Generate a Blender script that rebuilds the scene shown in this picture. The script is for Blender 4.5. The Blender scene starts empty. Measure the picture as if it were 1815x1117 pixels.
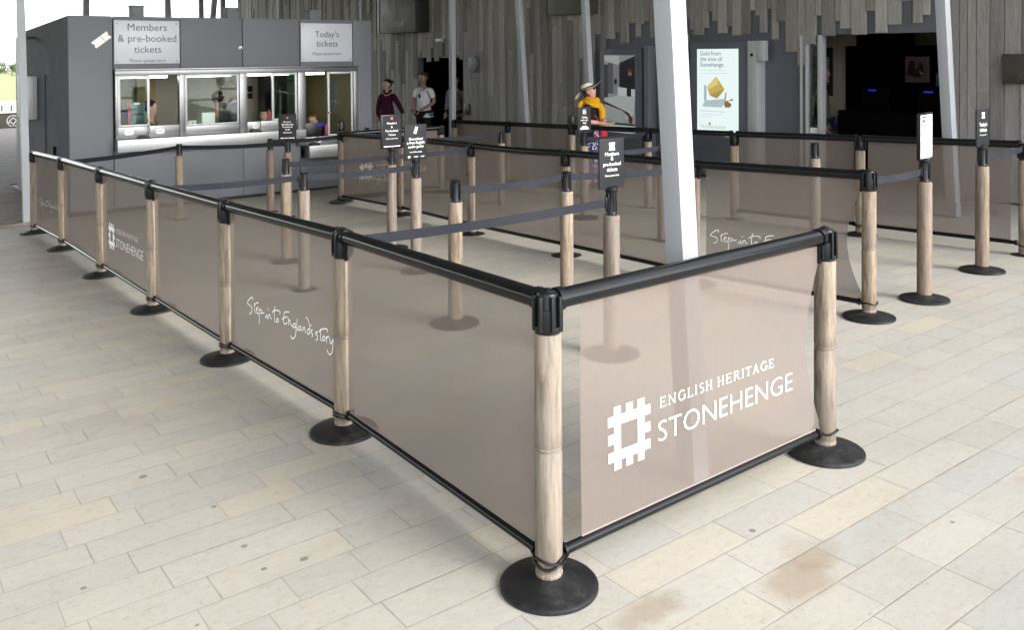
import bpy, bmesh, math, random
from mathutils import Vector, Matrix, Quaternion
R = math.radians
random.seed(7)
scene = bpy.context.scene
COL = scene.collection
# ------------------------------------------------------------------ camera, world, sun, exposure
# world axes: X runs along the ticket counter, Y away towards the kiosk, the paving falls gently along Y
CAM_Z = 1.7268
PITCH, ROLL, YAW = 0.013863, 0.00628, R(35.0)
def old2new(v):
    c, s = math.cos(YAW), math.sin(YAW)
    return Vector((v[0]*c + v[1]*s, -v[0]*s + v[1]*c, v[2]))
cp, sp = math.cos(PITCH), math.sin(PITCH)
fwd, up0, rt0 = Vector((0, cp, -sp)), Vector((0, sp, cp)), Vector((1, 0, 0))
rt = rt0*math.cos(ROLL) - up0*math.sin(ROLL)
upv = rt0*math.sin(ROLL) + up0*math.cos(ROLL)
rt, upv, fw = old2new(rt), old2new(upv), old2new(fwd)
cam_data = bpy.data.cameras.new('camera')
cam = bpy.data.objects.new('camera', cam_data)
COL.objects.link(cam)
M = Matrix(((rt.x, upv.x, -fw.x, 0), (rt.y, upv.y, -fw.y, 0), (rt.z, upv.z, -fw.z, CAM_Z), (0, 0, 0, 1)))
cam.matrix_world = M
cam_data.sensor_width = 36
cam_data.lens = 1536.86/1815*36
cam_data.shift_x = 74.77/1815
cam_data.shift_y = -443.93/1815
cam_data.clip_start = 0.05
cam_data.clip_end = 4000
scene.camera = cam

SUN_ROT, SUN_EL = R(163), R(29)
world = bpy.data.worlds.new('World')
scene.world = world
world.use_nodes = True
wn, wl = world.node_tree.nodes, world.node_tree.links
bgn = wn['Background']
sky = wn.new('ShaderNodeTexSky')
sky.sky_type = 'NISHITA'
sky.sun_disc = False
sky.sun_elevation, sky.sun_rotation = SUN_EL, SUN_ROT
sky.air_density, sky.dust_density, sky.ozone_density = 1.0, 1.2, 1.0
hsv = wn.new('ShaderNodeHueSaturation')          # an overcast sky: most of the blue gone
hsv.inputs['Saturation'].default_value = 0.22
wl.new(sky.outputs[0], hsv.inputs['Color'])
wl.new(hsv.outputs[0], bgn.inputs['Color'])
bgn.inputs['Strength'].default_value = 0.15
sun_data = bpy.data.lights.new('sun', 'SUN')
sun_data.energy = 0.95
sun_data.angle = R(25)
sun_data.color = (1.0, 0.975, 0.945)
sun = bpy.data.objects.new('sun', sun_data)
COL.objects.link(sun)
sd = Vector((math.sin(SUN_ROT)*math.cos(SUN_EL), math.cos(SUN_ROT)*math.cos(SUN_EL), math.sin(SUN_EL)))
sun.location = sd*30
sun.rotation_euler = sd.to_track_quat('Z', 'Y').to_euler()
scene.view_settings.view_transform = 'Standard'
scene.view_settings.look = 'None'
scene.view_settings.exposure = 2.27
scene.view_settings.gamma = 1.0
scene.render.engine = 'CYCLES'
scene.cycles.max_bounces = 10
scene.cycles.diffuse_bounces = 5
scene.cycles.transparent_max_bounces = 16
scene.cycles.use_denoising = True

# ------------------------------------------------------------------ helpers
GP, GQ = 0.00774, -0.03684          # slope of the paving
def gz(x, y): return GP*x + GQ*y
class MB:
    def __init__(s): s.v, s.f, s.m, s.s, s.t = [], [], [], [], []
    def add(s, vs, fs, mat=0, smooth=False, tint=0.0):
        n = len(s.v)
        s.v += [tuple(v) for v in vs]
        for f in fs:
            s.f.append(tuple(i+n for i in f)); s.m.append(mat); s.s.append(smooth); s.t.append(tint)
        return s
    def box(s, x0, x1, y0, y1, z0, z1, mat=0, fn=None, tint=0.0):
        vs = [(x, y, z) for z in (z0, z1) for y in (y0, y1) for x in (x0, x1)]
        if fn: vs = [fn(*v) for v in vs]
        s.add(vs, [(0,2,3,1),(4,5,7,6),(0,1,5,4),(2,6,7,3),(0,4,6,2),(1,3,7,5)], mat, False, tint)
        return s
    def cbox(s, x0, x1, y0, y1, z0, z1, c=0.004, mat=0, fn=None):
        """box with chamfered vertical and horizontal edges"""
        bm = bmesh.new()
        bmesh.ops.create_cube(bm, size=1)
        for v in bm.verts:
            v.co = Vector(((x0+x1)/2+v.co.x*(x1-x0), (y0+y1)/2+v.co.y*(y1-y0), (z0+z1)/2+v.co.z*(z1-z0)))
        bmesh.ops.bevel(bm, geom=bm.edges[:], offset=c, segments=2, affect='EDGES', profile=0.6)
        s.bm(bm, mat, True, fn); bm.free()
        return s
    def bm(s, bm, mat=0, smooth=False, fn=None):
        bm.verts.ensure_lookup_table()
        vs = [v.co.copy() for v in bm.verts]
        if fn: vs = [fn(*v) for v in vs]
        s.add(vs, [tuple(v.index for v in f.verts) for f in bm.faces], mat, smooth)
        return s
    def tube(s, pts, r, n=12, mat=0, caps=True, smooth=True, fn=None):
        pts = [Vector(p) for p in pts]
        rs = r if isinstance(r, (list, tuple)) else [r]*len(pts)
        rings, fs = [], []
        ref = None
        for i, p in enumerate(pts):
            d = (pts[min(i+1, len(pts)-1)] - pts[max(i-1, 0)]).normalized()
            if ref is None:
                ref = Vector((0, 0, 1)) if abs(d.z) < .9 else Vector((1, 0, 0))
            a = d.cross(ref).normalized(); b = a.cross(d).normalized(); ref = b
            rings += [p + (a*math.cos(2*math.pi*k/n) + b*math.sin(2*math.pi*k/n))*rs[i] for k in range(n)]
        for i in range(len(pts)-1):
            for k in range(n):
                fs.append((i*n+k, i*n+(k+1) % n, (i+1)*n+(k+1) % n, (i+1)*n+k))
        if fn: rings = [fn(*v) for v in rings]
        s.add(rings, fs, mat, smooth)
        if caps:
            m = len(rings)
            s.add(rings[:n], [tuple(range(n))[::-1]], mat)
            s.add(rings[m-n:], [tuple(range(n))], mat)
        return s
    def lathe(s, prof, n=24, c=(0, 0, 0), mat=0, smooth=True, fn=None):
        vs, fs = [], []
        for r, z in prof:
            vs += [(c[0]+r*math.cos(2*math.pi*k/n), c[1]+r*math.sin(2*math.pi*k/n), c[2]+z) for k in range(n)]
        for i in range(len(prof)-1):
            for k in range(n):
                fs.append((i*n+k, i*n+(k+1) % n, (i+1)*n+(k+1) % n, (i+1)*n+k))
        fs.append(tuple(range(n))[::-1])
        fs.append(tuple((len(prof)-1)*n+k for k in range(n)))
        if fn: vs = [fn(*v) for v in vs]
        s.add(vs, fs, mat, smooth)
        return s
    def ell(s, c, r, n=12, mat=0, fn=None):
        m = n//2+1
        prof = [(max(1e-4, math.sin(math.pi*i/m)), -math.cos(math.pi*i/m)) for i in range(m+1)]
        g = lambda x, y, z: (c[0]+x*r[0], c[1]+y*r[1], c[2]+z*r[2])
        return s.lathe(prof, n, mat=mat, fn=(lambda x, y, z: fn(*g(x, y, z))) if fn else g)
    def poly(s, pts, fn, mat=0, th=0.0):
        """flat outline in (a, b); fn(a, b, d) places it; th > 0 gives it thickness"""
        n = len(pts)
        if th <= 0:
            s.add([fn(a, b, 0) for a, b in pts], [tuple(range(n))], mat)
        else:
            vs = [fn(a, b, 0) for a, b in pts] + [fn(a, b, th) for a, b in pts]
            s.add(vs, [tuple(range(n))[::-1], tuple(range(n, 2*n))] + [(i, (i+1) % n, (i+1) % n+n, i+n) for i in range(n)], mat)
        return s
    def ribbon(s, pts, w, fn, mat=0, smooth_n=0):
        if smooth_n and len(pts) > 2:
            P = [Vector((a, b)) for a, b in pts]; out = []
            for i in range(len(P)-1):
                p0, p1, p2, p3 = P[max(i-1, 0)], P[i], P[i+1], P[min(i+2, len(P)-1)]
                for k in range(smooth_n):
                    t = k/smooth_n
                    out.append(.5*((2*p1)+(p2-p0)*t+(2*p0-5*p1+4*p2-p3)*t*t+(3*p1-p0-3*p2+p3)*t**3))
            pts = out+[P[-1]]
        P = [Vector((a, b)) for a, b in pts]
        vs, fs = [], []
        for i, p in enumerate(P):
            d = P[min(i+1, len(P)-1)]-P[max(i-1, 0)]
            d = d.normalized() if d.length > 1e-9 else Vector((1, 0))
            n = Vector((-d.y, d.x))*((w[i] if isinstance(w, (list, tuple)) else w)/2)
            vs += [fn(p.x+n.x, p.y+n.y, 0), fn(p.x-n.x, p.y-n.y, 0)]
            if i: fs.append((2*i-2, 2*i-1, 2*i+1, 2*i))
        s.add(vs, fs, mat)
        return s
    def disc(s, c, r, fn, mat=0, n=16, ry=None, th=0.0):
        return s.poly([(c[0]+r*math.cos(2*math.pi*k/n), c[1]+(ry or r)*math.sin(2*math.pi*k/n)) for k in range(n)], fn, mat, th)
    def rect(s, a0, a1, b0, b1, fn, mat=0, th=0.0):
        return s.poly([(a0, b0), (a1, b0), (a1, b1), (a0, b1)], fn, mat, th)
    def text(s, txt, fn, cx, base, width=None, cap=None, align='C', mat=0, sy=1.0, off=0.0):
        vs, fs = glyphs(txt, off)
        xs = [v[0] for v in vs]
        x0, x1 = min(xs), max(xs)
        k = width/(x1-x0) if width else cap/CAPH
        ox = {'C': -(x0+x1)/2, 'L': -x0, 'R': -x1}[align]
        s.add([fn(cx+(v[0]+ox)*k, base+v[1]*k*sy, 0) for v in vs], fs, mat)
        return s
    def build(s, name, mats, parent=None, origin=None, angle=40):
        me = bpy.data.meshes.new(name)
        if origin is None: origin = parent_origin(parent)
        ox, oy, oz = origin
        me.from_pydata([(a-ox, b-oy, c-oz) for a, b, c in s.v], [], s.f)
        if not isinstance(mats, (list, tuple)): mats = [mats]
        for m in mats: me.materials.append(m)
        me.polygons.foreach_set('material_index', s.m)
        me.polygons.foreach_set('use_smooth', s.s)
        if any(s.t):
            at = me.attributes.new('tint', 'FLOAT', 'FACE')
            at.data.foreach_set('value', s.t)
        me.update()
        if any(s.s): me.set_sharp_from_angle(angle=R(angle))
        o = bpy.data.objects.new(name, me)
        COL.objects.link(o)
        if parent: o.parent = parent
        elif origin != (0, 0, 0): o.location = origin
        return o
def parent_origin(p):
    o = Vector((0, 0, 0))
    while p:
        o += p.location; p = p.parent
    return tuple(o)
_gl = {}
def glyphs(txt, off=0.0):
    key = txt
    if off: key = (txt, off)
    if key not in _gl:
        cu = bpy.data.curves.new('lettering_source', 'FONT')
        cu.body = txt; cu.size = 1; cu.resolution_u = 3; cu.offset = off
        o = bpy.data.objects.new('lettering_source', cu)
        COL.objects.link(o)
        dg = bpy.context.evaluated_depsgraph_get(); dg.update()
        me = bpy.data.meshes.new_from_object(o.evaluated_get(dg))
        _gl[key] = ([tuple(v.co) for v in me.vertices], [tuple(p.vertices) for p in me.polygons])
        bpy.data.objects.remove(o); bpy.data.meshes.remove(me); bpy.data.curves.remove(cu)
    return _gl[key]
CAPH = max(v[1] for v in glyphs('H')[0])
def tag(o, label=None, cat=None, group=None, kind=None):
    for k, v in (('label', label), ('category', cat), ('group', group), ('kind', kind)):
        if v: o[k] = v
    return o
def thing(name, loc, label, cat, group=None, rz=0):
    o = bpy.data.objects.new(name, None)
    o.empty_display_size = .1
    COL.objects.link(o); o.location = loc; o.rotation_euler = (0, 0, rz)
    return tag(o, label, cat, group)
def dup(root, loc, label, group=None):
    r = root.copy(); COL.objects.link(r); r.location = loc; r['label'] = label
    if group: r['group'] = group
    for ch in list(root.children):
        c = ch.copy(); COL.objects.link(c); c.parent = r
        for g in list(ch.children):
            d = g.copy(); COL.objects.link(d); d.parent = c
    return r
def frame(O, X, Z, Nn):
    """(a, b, d) -> world: a along X, b along Z, d along the outward normal"""
    O, X, Z, Nn = Vector(O), Vector(X), Vector(Z), Vector(Nn)
    return lambda a, b, d=0: O + X*a + Z*b + Nn*d

# ------------------------------------------------------------------ materials
class NT:
    def __init__(s, name):
        s.mat = bpy.data.materials.new(name); s.mat.use_nodes = True
        s.n, s.l = s.mat.node_tree.nodes, s.mat.node_tree.links
        s.p = s.n['Principled BSDF']; s.out = s.n['Material Output']
    def new(s, t, **k):
        n = s.n.new('ShaderNode'+t)
        for a, b in k.items():
            if hasattr(n, a): setattr(n, a, b)
            else: n.inputs[a.replace('_', ' ')].default_value = b
        return n
    def put(s, sock, v):
        if hasattr(v, 'is_output') or hasattr(v, 'links'): s.l.new(v, sock)
        else: sock.default_value = v
    def math(s, op, a, b=0.0, c=0.0, clamp=False):
        n = s.n.new('ShaderNodeMath'); n.operation = op; n.use_clamp = clamp
        for i, v in enumerate((a, b, c)): s.put(n.inputs[i], v)
        return n.outputs[0]
    def mix(s, f, a, b, blend='MIX'):
        n = s.n.new('ShaderNodeMix'); n.data_type = 'RGBA'; n.blend_type = blend
        s.put(n.inputs[0], f)
        for i, v in ((6, a), (7, b)):
            if isinstance(v, tuple): n.inputs[i].default_value = (*v, 1) if len(v) == 3 else v
            else: s.l.new(v, n.inputs[i])
        return n.outputs[2]
    def rng(s, v, a, b, c=0.0, d=1.0, smooth=False):
        n = s.n.new('ShaderNodeMapRange')
        if smooth: n.interpolation_type = 'SMOOTHSTEP'
        s.put(n.inputs[0], v)
        for i, x in enumerate((a, b, c, d)): n.inputs[i+1].default_value = x
        return n.outputs[0]
    def noise(s, vec, scale, detail=4, rough=.55, dist=0.0):
        n = s.new('TexNoise'); n.inputs['Scale'].default_value = scale
        n.inputs['Detail'].default_value = detail; n.inputs['Roughness'].default_value = rough
        n.inputs['Distortion'].default_value = dist
        if vec is not None: s.l.new(vec, n.inputs['Vector'])
        return n.outputs[0]
    def obj(s, sc=(1, 1, 1), rand=False):
        t = s.new('TexCoord'); v = t.outputs['Object']
        if rand:
            i = s.new('ObjectInfo')
            a = s.n.new('ShaderNodeVectorMath'); a.operation = 'ADD'
            k = s.n.new('ShaderNodeCombineXYZ')
            for q, m in enumerate((7.3, 13.1, 23.7)): s.l.new(s.math('MULTIPLY', i.outputs['Random'], m), k.inputs[q])
            s.l.new(v, a.inputs[0]); s.l.new(k.outputs[0], a.inputs[1]); v = a.outputs[0]
        m = s.new('Mapping'); m.inputs['Scale'].default_value = sc
        s.l.new(v, m.inputs['Vector'])
        return m.outputs[0]
    def pos(s, sc=(1, 1, 1)):
        g = s.new('NewGeometry'); m = s.new('Mapping'); m.inputs['Scale'].default_value = sc
        s.l.new(g.outputs['Position'], m.inputs['Vector'])
        return m.outputs[0]
    def bump(s, h, strength=.3, dist=.01):
        b = s.new('Bump'); b.inputs['Strength'].default_value = strength; b.inputs['Distance'].default_value = dist
        s.l.new(h, b.inputs['Height']); s.l.new(b.outputs[0], s.p.inputs['Normal'])
    def base(s, v): s.put(s.p.inputs['Base Color'], (*v, 1) if isinstance(v, tuple) else v)
    def rough(s, v): s.put(s.p.inputs['Roughness'], v)
def plain(name, col, rough=.5, metal=0.0, var=.12, scale=6.0, spec=.5, bump=0.0, bscale=60):
    t = NT(name)
    n = t.noise(t.obj(rand=True), scale, 5, .6)
    t.base(t.mix(n, tuple(c*(1-var) for c in col), tuple(min(1, c*(1+var)) for c in col)))
    t.rough(t.rng(n, .3, .7, max(.03, rough-.07), min(1, rough+.07)))
    t.p.inputs['Metallic'].default_value = metal
    t.p.inputs['Specular IOR Level'].default_value = spec
    if bump: t.bump(t.noise(t.obj(), bscale, 3), bump, .004)
    return t.mat
def emit(name, col, strength, shade=True):
    t = NT(name)
    t.base(tuple(c*.25 for c in col) if shade else (0, 0, 0)); t.p.inputs['Emission Color'].default_value = (*col, 1)
    t.p.inputs['Emission Strength'].default_value = strength
    t.rough(.3)
    return t.mat
def paving_mat():
    t = NT('sandstone_paving')
    g = t.new('NewGeometry'); sx = t.new('SeparateXYZ'); t.l.new(g.outputs['Position'], sx.inputs[0])
    W = .1695
    y = t.math('ADD', t.math('DIVIDE', sx.outputs[1], W), 100.29)
    row = t.math('FLOOR', y); fy = t.math('FRACT', y)
    def wn(a, b):
        c = t.new('CombineXYZ'); t.put(c.inputs[0], a); t.put(c.inputs[1], b)
        w = t.new('TexWhiteNoise'); w.noise_dimensions = '2D'; t.l.new(c.outputs[0], w.inputs['Vector'])
        return w
    w1 = wn(row, 3.7)
    c1 = t.new('SeparateColor'); t.l.new(w1.outputs['Color'], c1.inputs[0])
    ln = t.math('ADD', t.math('MULTIPLY', c1.outputs[0], .18), .36)
    x = t.math('ADD', t.math('DIVIDE', sx.outputs[0], ln), t.math('MULTIPLY', c1.outputs[1], 37.0))
    # uneven slab lengths: warp x inside pairs of slabs
    x2 = t.math('MULTIPLY', x, .5); p2 = t.math('FLOOR', x2); f2 = t.math('FRACT', x2)
    split = t.math('ADD', t.math('MULTIPLY', wn(p2, row).outputs['Value'], .36), .32)
    side = t.math('GREATER_THAN', f2, split)
    idn = t.math('ADD', t.math('MULTIPLY', p2, 2), side)
    d1 = t.math('MINIMUM', t.math('MINIMUM', f2, t.math('SUBTRACT', 1.0, f2)), t.math('ABSOLUTE', t.math('SUBTRACT', f2, split)))
    dx = t.math('MULTIPLY', t.math('MULTIPLY', d1, 2.0), ln)
    dy = t.math('MULTIPLY', t.math('MINIMUM', fy, t.math('SUBTRACT', 1.0, fy)), W)
    wob = t.noise(t.pos(), 9, 3)
    dd = t.math('ADD', t.math('MINIMUM', dx, dy), t.math('MULTIPLY', t.math('SUBTRACT', wob, .5), .006))
    joint = t.rng(dd, .0004, .0042, 1, 0, True)
    sid = wn(idn, row)
    cr = t.new('ValToRGB'); t.l.new(sid.outputs['Value'], cr.inputs[0])
    cr.color_ramp.interpolation = 'LINEAR'
    e = cr.color_ramp.elements
    e[0].position = 0; e[0].color = (.375, .366, .343, 1)
    e[1].position = 1; e[1].color = (.435, .400, .338, 1)
    for ps, c in ((.3, (.40, .384, .350)), (.55, (.42, .404, .370)), (.72, (.365, .364, .346)), (.86, (.42, .398, .355))):
        q = e.new(ps); q.color = (*c, 1)
    n1 = t.noise(t.pos((1, 1, 1)), 2.2, 6, .62)
    n2 = t.noise(t.pos((5, 16, 5)), 3.0, 6, .65, .6)
    n3 = t.noise(t.pos(), 160, 2, .6)
    col = t.mix(t.rng(n1, .3, .7), cr.outputs[0], t.mix(1, cr.outputs[0], (.89, .915, .93), 'MULTIPLY'))
    col = t.mix(t.rng(n2, .45, .75, 0, .5), col, t.mix(1, col, (.87, .80, .70), 'MULTIPLY'))
    col = t.mix(t.rng(n3, .5, .72, 0, .45), col, t.mix(1, col, (.70, .69, .67), 'MULTIPLY'))
    n4 = t.noise(t.pos(), 34, 5, .7); n5 = t.noise(t.pos((1, 1.6, 1)), .75, 5, .6, .4)
    col = t.mix(t.rng(n4, .56, .72, 0, .55), col, t.mix(1, col, (.66, .65, .63), 'MULTIPLY'))
    col = t.mix(t.rng(n5, .45, .65, 0, .6), col, t.mix(1, col, (.88, .87, .85), 'MULTIPLY'))
    # rusty water stain near the corner post, and grime
    def blob(cx, cy, r, kx, ky):
        ax = t.math('MULTIPLY', t.math('SUBTRACT', sx.outputs[0], cx), kx)
        ay = t.math('MULTIPLY', t.math('SUBTRACT', sx.outputs[1], cy), ky)
        d = t.math('SQRT', t.math('ADD', t.math('MULTIPLY', ax, ax), t.math('MULTIPLY', ay, ay)))
        d = t.math('ADD', d, t.math('MULTIPLY', t.math('SUBTRACT', t.noise(t.pos(), 6, 4), .5), .22))
        return t.rng(d, r*.35, r, 1, 0, True)
    slabk = t.rng(wn(idn, t.math('ADD', row, 5)).outputs['Value'], 0, 1, .35, 1)
    for a in ((2.70, 1.80, .17, 1, 1.3), (2.55, 1.72, .20, 1, 1.6), (2.02, 1.93, .15, .7, 1.6), (3.9, 1.5, .16, 1, 1)):
        f = t.math('MULTIPLY', t.math('MULTIPLY', blob(*a), slabk), .58)
        col = t.mix(f, col, t.mix(1, col, (.60, .46, .33), 'MULTIPLY'))
    # trodden chewing gum
    vo = t.new('TexVoronoi'); vo.inputs['Scale'].default_value = 3.1
    vc = t.new('CombineXYZ'); t.l.new(sx.outputs[0], vc.inputs[0]); t.l.new(sx.outputs[1], vc.inputs[1])
    t.l.new(vc.outputs[0], vo.inputs['Vector'])
    vs = t.new('SeparateColor'); t.l.new(vo.outputs['Color'], vs.inputs[0])
    rad = t.math('MULTIPLY', t.math('POWER', vs.outputs[0], 2.6), .062)
    gd = t.math('ADD', vo.outputs['Distance'], t.math('MULTIPLY', t.math('SUBTRACT', t.noise(t.pos(), 60, 2), .5), .02))
    gum = t.math('MULTIPLY', t.math('LESS_THAN', gd, rad), t.math('GREATER_THAN', vs.outputs[1], .40))
    for gx_, gy_, r_ in ((.99, 3.95, .022), (1.28, 2.89, .019), (1.15, 3.48, .015), (2.68, 2.02, .016), (1.14, 2.92, .013), (1.14, 3.11, .014), (2.2, 2.6, .012), (.6, 3.2, .011), (3.3, 1.6, .012), (.85, 2.75, .010)):
        ax = t.math('SUBTRACT', sx.outputs[0], gx_); ay = t.math('SUBTRACT', sx.outputs[1], gy_)
        dq = t.math('SQRT', t.math('ADD', t.math('MULTIPLY', ax, ax), t.math('MULTIPLY', t.math('MULTIPLY', ay, ay), 1.4)))
        gum = t.math('MAXIMUM', gum, t.rng(t.math('ADD', dq, t.math('MULTIPLY', t.math('SUBTRACT', wob, .5), .012)), r_*.75, r_, 1, 0, True))
    col = t.mix(t.math('MULTIPLY', gum, .66), col, (.07, .07, .075))
    col = t.mix(t.math('MULTIPLY', joint, t.rng(wn(row, idn).outputs['Value'], 0, 1, .30, .85)), col, (.16, .148, .125))
    col = t.mix(1.0, col, (.975, .955, .918), 'MULTIPLY')
    t.base(col)
    t.rough(t.rng(n1, .3, .7, .46, .66))
    t.p.inputs['Specular IOR Level'].default_value = .42
    h = t.math('ADD', t.math('MULTIPLY', joint, -.35), t.math('ADD', t.math('MULTIPLY', n2, .35), t.math('MULTIPLY', n3, .12)))
    h = t.math('ADD', h, t.math('MULTIPLY', n4, .3))
    t.bump(h, .30, .005)
    return t.mat
def wood_mat(name, c0, c1, c2, gs=(14, 14, 1.3), knots=True):
    t = NT(name)
    v = t.obj(gs, rand=True)
    n1 = t.noise(v, 2.6, 6, .65, .9)
    n2 = t.noise(t.obj((40, 40, 3), rand=True), 3, 4, .7)
    n3 = t.noise(t.obj((2.5, 2.5, 1.6), rand=True), 1.6, 3)
    col = t.mix(t.rng(n1, .36, .60), c0, c1)
    col = t.mix(t.rng(n3, .42, .68, 0, .85), col, c2)
    col = t.mix(t.rng(n2, .50, .68, 0, .7), col, t.mix(1, col, (.55, .50, .46), 'MULTIPLY'))
    i = t.new('ObjectInfo')
    col = t.mix(t.rng(i.outputs['Random'], 0, 1, 0, .9), col, t.mix(1, col, (.78, .77, .80), 'MULTIPLY'))
    col = t.mix(t.math('MULTIPLY', t.math('FRACT', t.math('MULTIPLY', i.outputs['Random'], 7.31)), .55), col, t.mix(1, col, (1.10, .96, .82), 'MULTIPLY'))
    if knots:
        vo = t.new('TexVoronoi'); vo.inputs['Scale'].default_value = 1.0
        t.l.new(t.obj((16, 16, 5), rand=True), vo.inputs['Vector'])
        sc = t.new('SeparateColor'); t.l.new(vo.outputs['Color'], sc.inputs[0])
        k = t.math('MULTIPLY', t.rng(vo.outputs['Distance'], .05, .22, 1, 0, True), t.math('GREATER_THAN', sc.outputs[0], .88))
        col = t.mix(t.math('MULTIPLY', k, .7), col, (.09, .06, .04))
    t.base(col); t.rough(.75); t.p.inputs['Specular IOR Level'].default_value = .25
    t.bump(t.math('ADD', n1, n2), .25, .004)
    return t.mat
def board_mat():
    t = NT('weathered_boards')
    at = t.new('Attribute'); at.attribute_name = 'tint'
    n1 = t.noise(t.pos((9, 9, .8)), 3, 6, .7, .8)
    n2 = t.noise(t.pos((30, 30, 1.2)), 4, 4, .7)
    n3 = t.noise(t.pos((1, 1, .5)), 1.4, 4)
    a = t.mix(at.outputs['Fac'], (.135, .135, .134), (.31, .308, .30))
    b = t.mix(at.outputs['Fac'], (.21, .198, .18), (.43, .41, .385))
    col = t.mix(t.rng(n1, .3, .7), a, b)
    col = t.mix(t.rng(n2, .48, .70, 0, .65), col, t.mix(1, col, (.50, .49, .48), 'MULTIPLY'))
    col = t.mix(t.rng(n3, .45, .7, 0, .5), col, t.mix(1, col, (.72, .74, .78), 'MULTIPLY'))
    t.base(col); t.rough(.82); t.p.inputs['Specular IOR Level'].default_value = .2
    t.bump(t.math('ADD', n1, n2), .3, .006)
    return t.mat
def mesh_mat():
    """perforated banner cloth: an open weave of tan yarn that lets a good part of the view through"""
    t = NT('banner_mesh')
    tr = t.new('BsdfTransparent'); tl = t.new('BsdfTranslucent'); mx = t.new('MixShader'); mx2 = t.new('MixShader')
    n = t.noise(t.obj((95, 95, 10)), 3, 2, .6)
    n2 = t.noise(t.obj((5, 5, 90)), 3, 2, .6)
    big = t.noise(t.obj((1, 1, 1), rand=True), 2.5, 3)
    col = t.mix(t.rng(n, .28, .72), (.190, .157, .138), (.212, .176, .155))
    col = t.mix(t.rng(big, .4, .65, 0, .5), col, t.mix(1, col, (.93, .95, .98), 'MULTIPLY'))
    t.base(col); t.rough(.8); t.p.inputs['Specular IOR Level'].default_value = .15
    t.put(tl.inputs['Color'], (.178, .147, .129, 1))
    t.l.new(t.p.outputs[0], mx2.inputs[1]); t.l.new(tl.outputs[0], mx2.inputs[2]); mx2.inputs[0].default_value = .25
    a = t.math('ADD', t.math('MULTIPLY', t.math('SUBTRACT', n, .5), .045), t.math('MULTIPLY', t.math('SUBTRACT', n2, .5), .035))
    t.put(mx.inputs[0], t.math('ADD', a, MESH_OPACITY))
    t.l.new(tr.outputs[0], mx.inputs[1]); t.l.new(mx2.outputs[0], mx.inputs[2])
    t.l.new(mx.outputs[0], t.out.inputs[0])
    return t.mat
MESH_OPACITY = .71
def hem_mat():
    t = NT('banner_hem')
    tr = t.new('BsdfTransparent'); mx = t.new('MixShader')
    t.base((.235, .198, .174)); t.rough(.8); mx.inputs[0].default_value = .9
    t.l.new(tr.outputs[0], mx.inputs[1]); t.l.new(t.p.outputs[0], mx.inputs[2]); t.l.new(mx.outputs[0], t.out.inputs[0])
    return t.mat
def glass_mat(name, tint=(.9, .95, .93), k=.10):
    t = NT(name)
    tr = t.new('BsdfTransparent'); gl = t.new('BsdfGlossy'); mx = t.new('MixShader'); fr = t.new('Fresnel')
    tr.inputs[0].default_value = (*tint, 1); gl.inputs['Roughness'].default_value = .02
    fr.inputs[0].default_value = 1.5
    t.l.new(t.math('ADD', t.math('MULTIPLY', fr.outputs[0], .7), k, clamp=True), mx.inputs[0])
    t.l.new(tr.outputs[0], mx.inputs[1]); t.l.new(gl.outputs[0], mx.inputs[2]); t.l.new(mx.outputs[0], t.out.inputs[0])
    return t.mat
def steel_mat(name, col=(.55, .56, .57), rough=.32):
    t = NT(name)
    n = t.noise(t.pos((.6, .6, 30)), 4, 4, .6)
    t.base(t.mix(n, tuple(c*.85 for c in col), col)); t.p.inputs['Metallic'].default_value = .9
    t.rough(t.rng(n, .3, .7, rough-.08, rough+.1))
    return t.mat
def leaf_mat(name, a, b):
    t = NT(name)
    t.base(t.mix(t.noise(t.pos(), .8, 4), a, b)); t.rough(.7)
    return t.mat
def dusty_base():
    t = NT('black_base_plastic')
    n = t.noise(t.obj(rand=True), 9, 6, .7, .5); m = t.noise(t.obj((1, 1, 1), rand=True), 70, 3, .7)
    f = t.math('MULTIPLY', t.rng(n, .46, .72, 0, 1), t.rng(m, .38, .62, .25, 1))
    t.base(t.mix(f, (.007, .0072, .008), (.040, .038, .035))); t.rough(t.rng(n, .3, .7, .38, .6))
    t.p.inputs['Specular IOR Level'].default_value = .4
    vo = t.new('TexVoronoi'); vo.feature = 'DISTANCE_TO_EDGE'; vo.inputs['Scale'].default_value = 5; t.l.new(t.obj((1, 4, 1), rand=True), vo.inputs['Vector'])
    t.bump(t.math('ADD', m, t.math('MULTIPLY', t.rng(vo.outputs['Distance'], 0, .02), .6)), .12, .004)
    return t.mat
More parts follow.
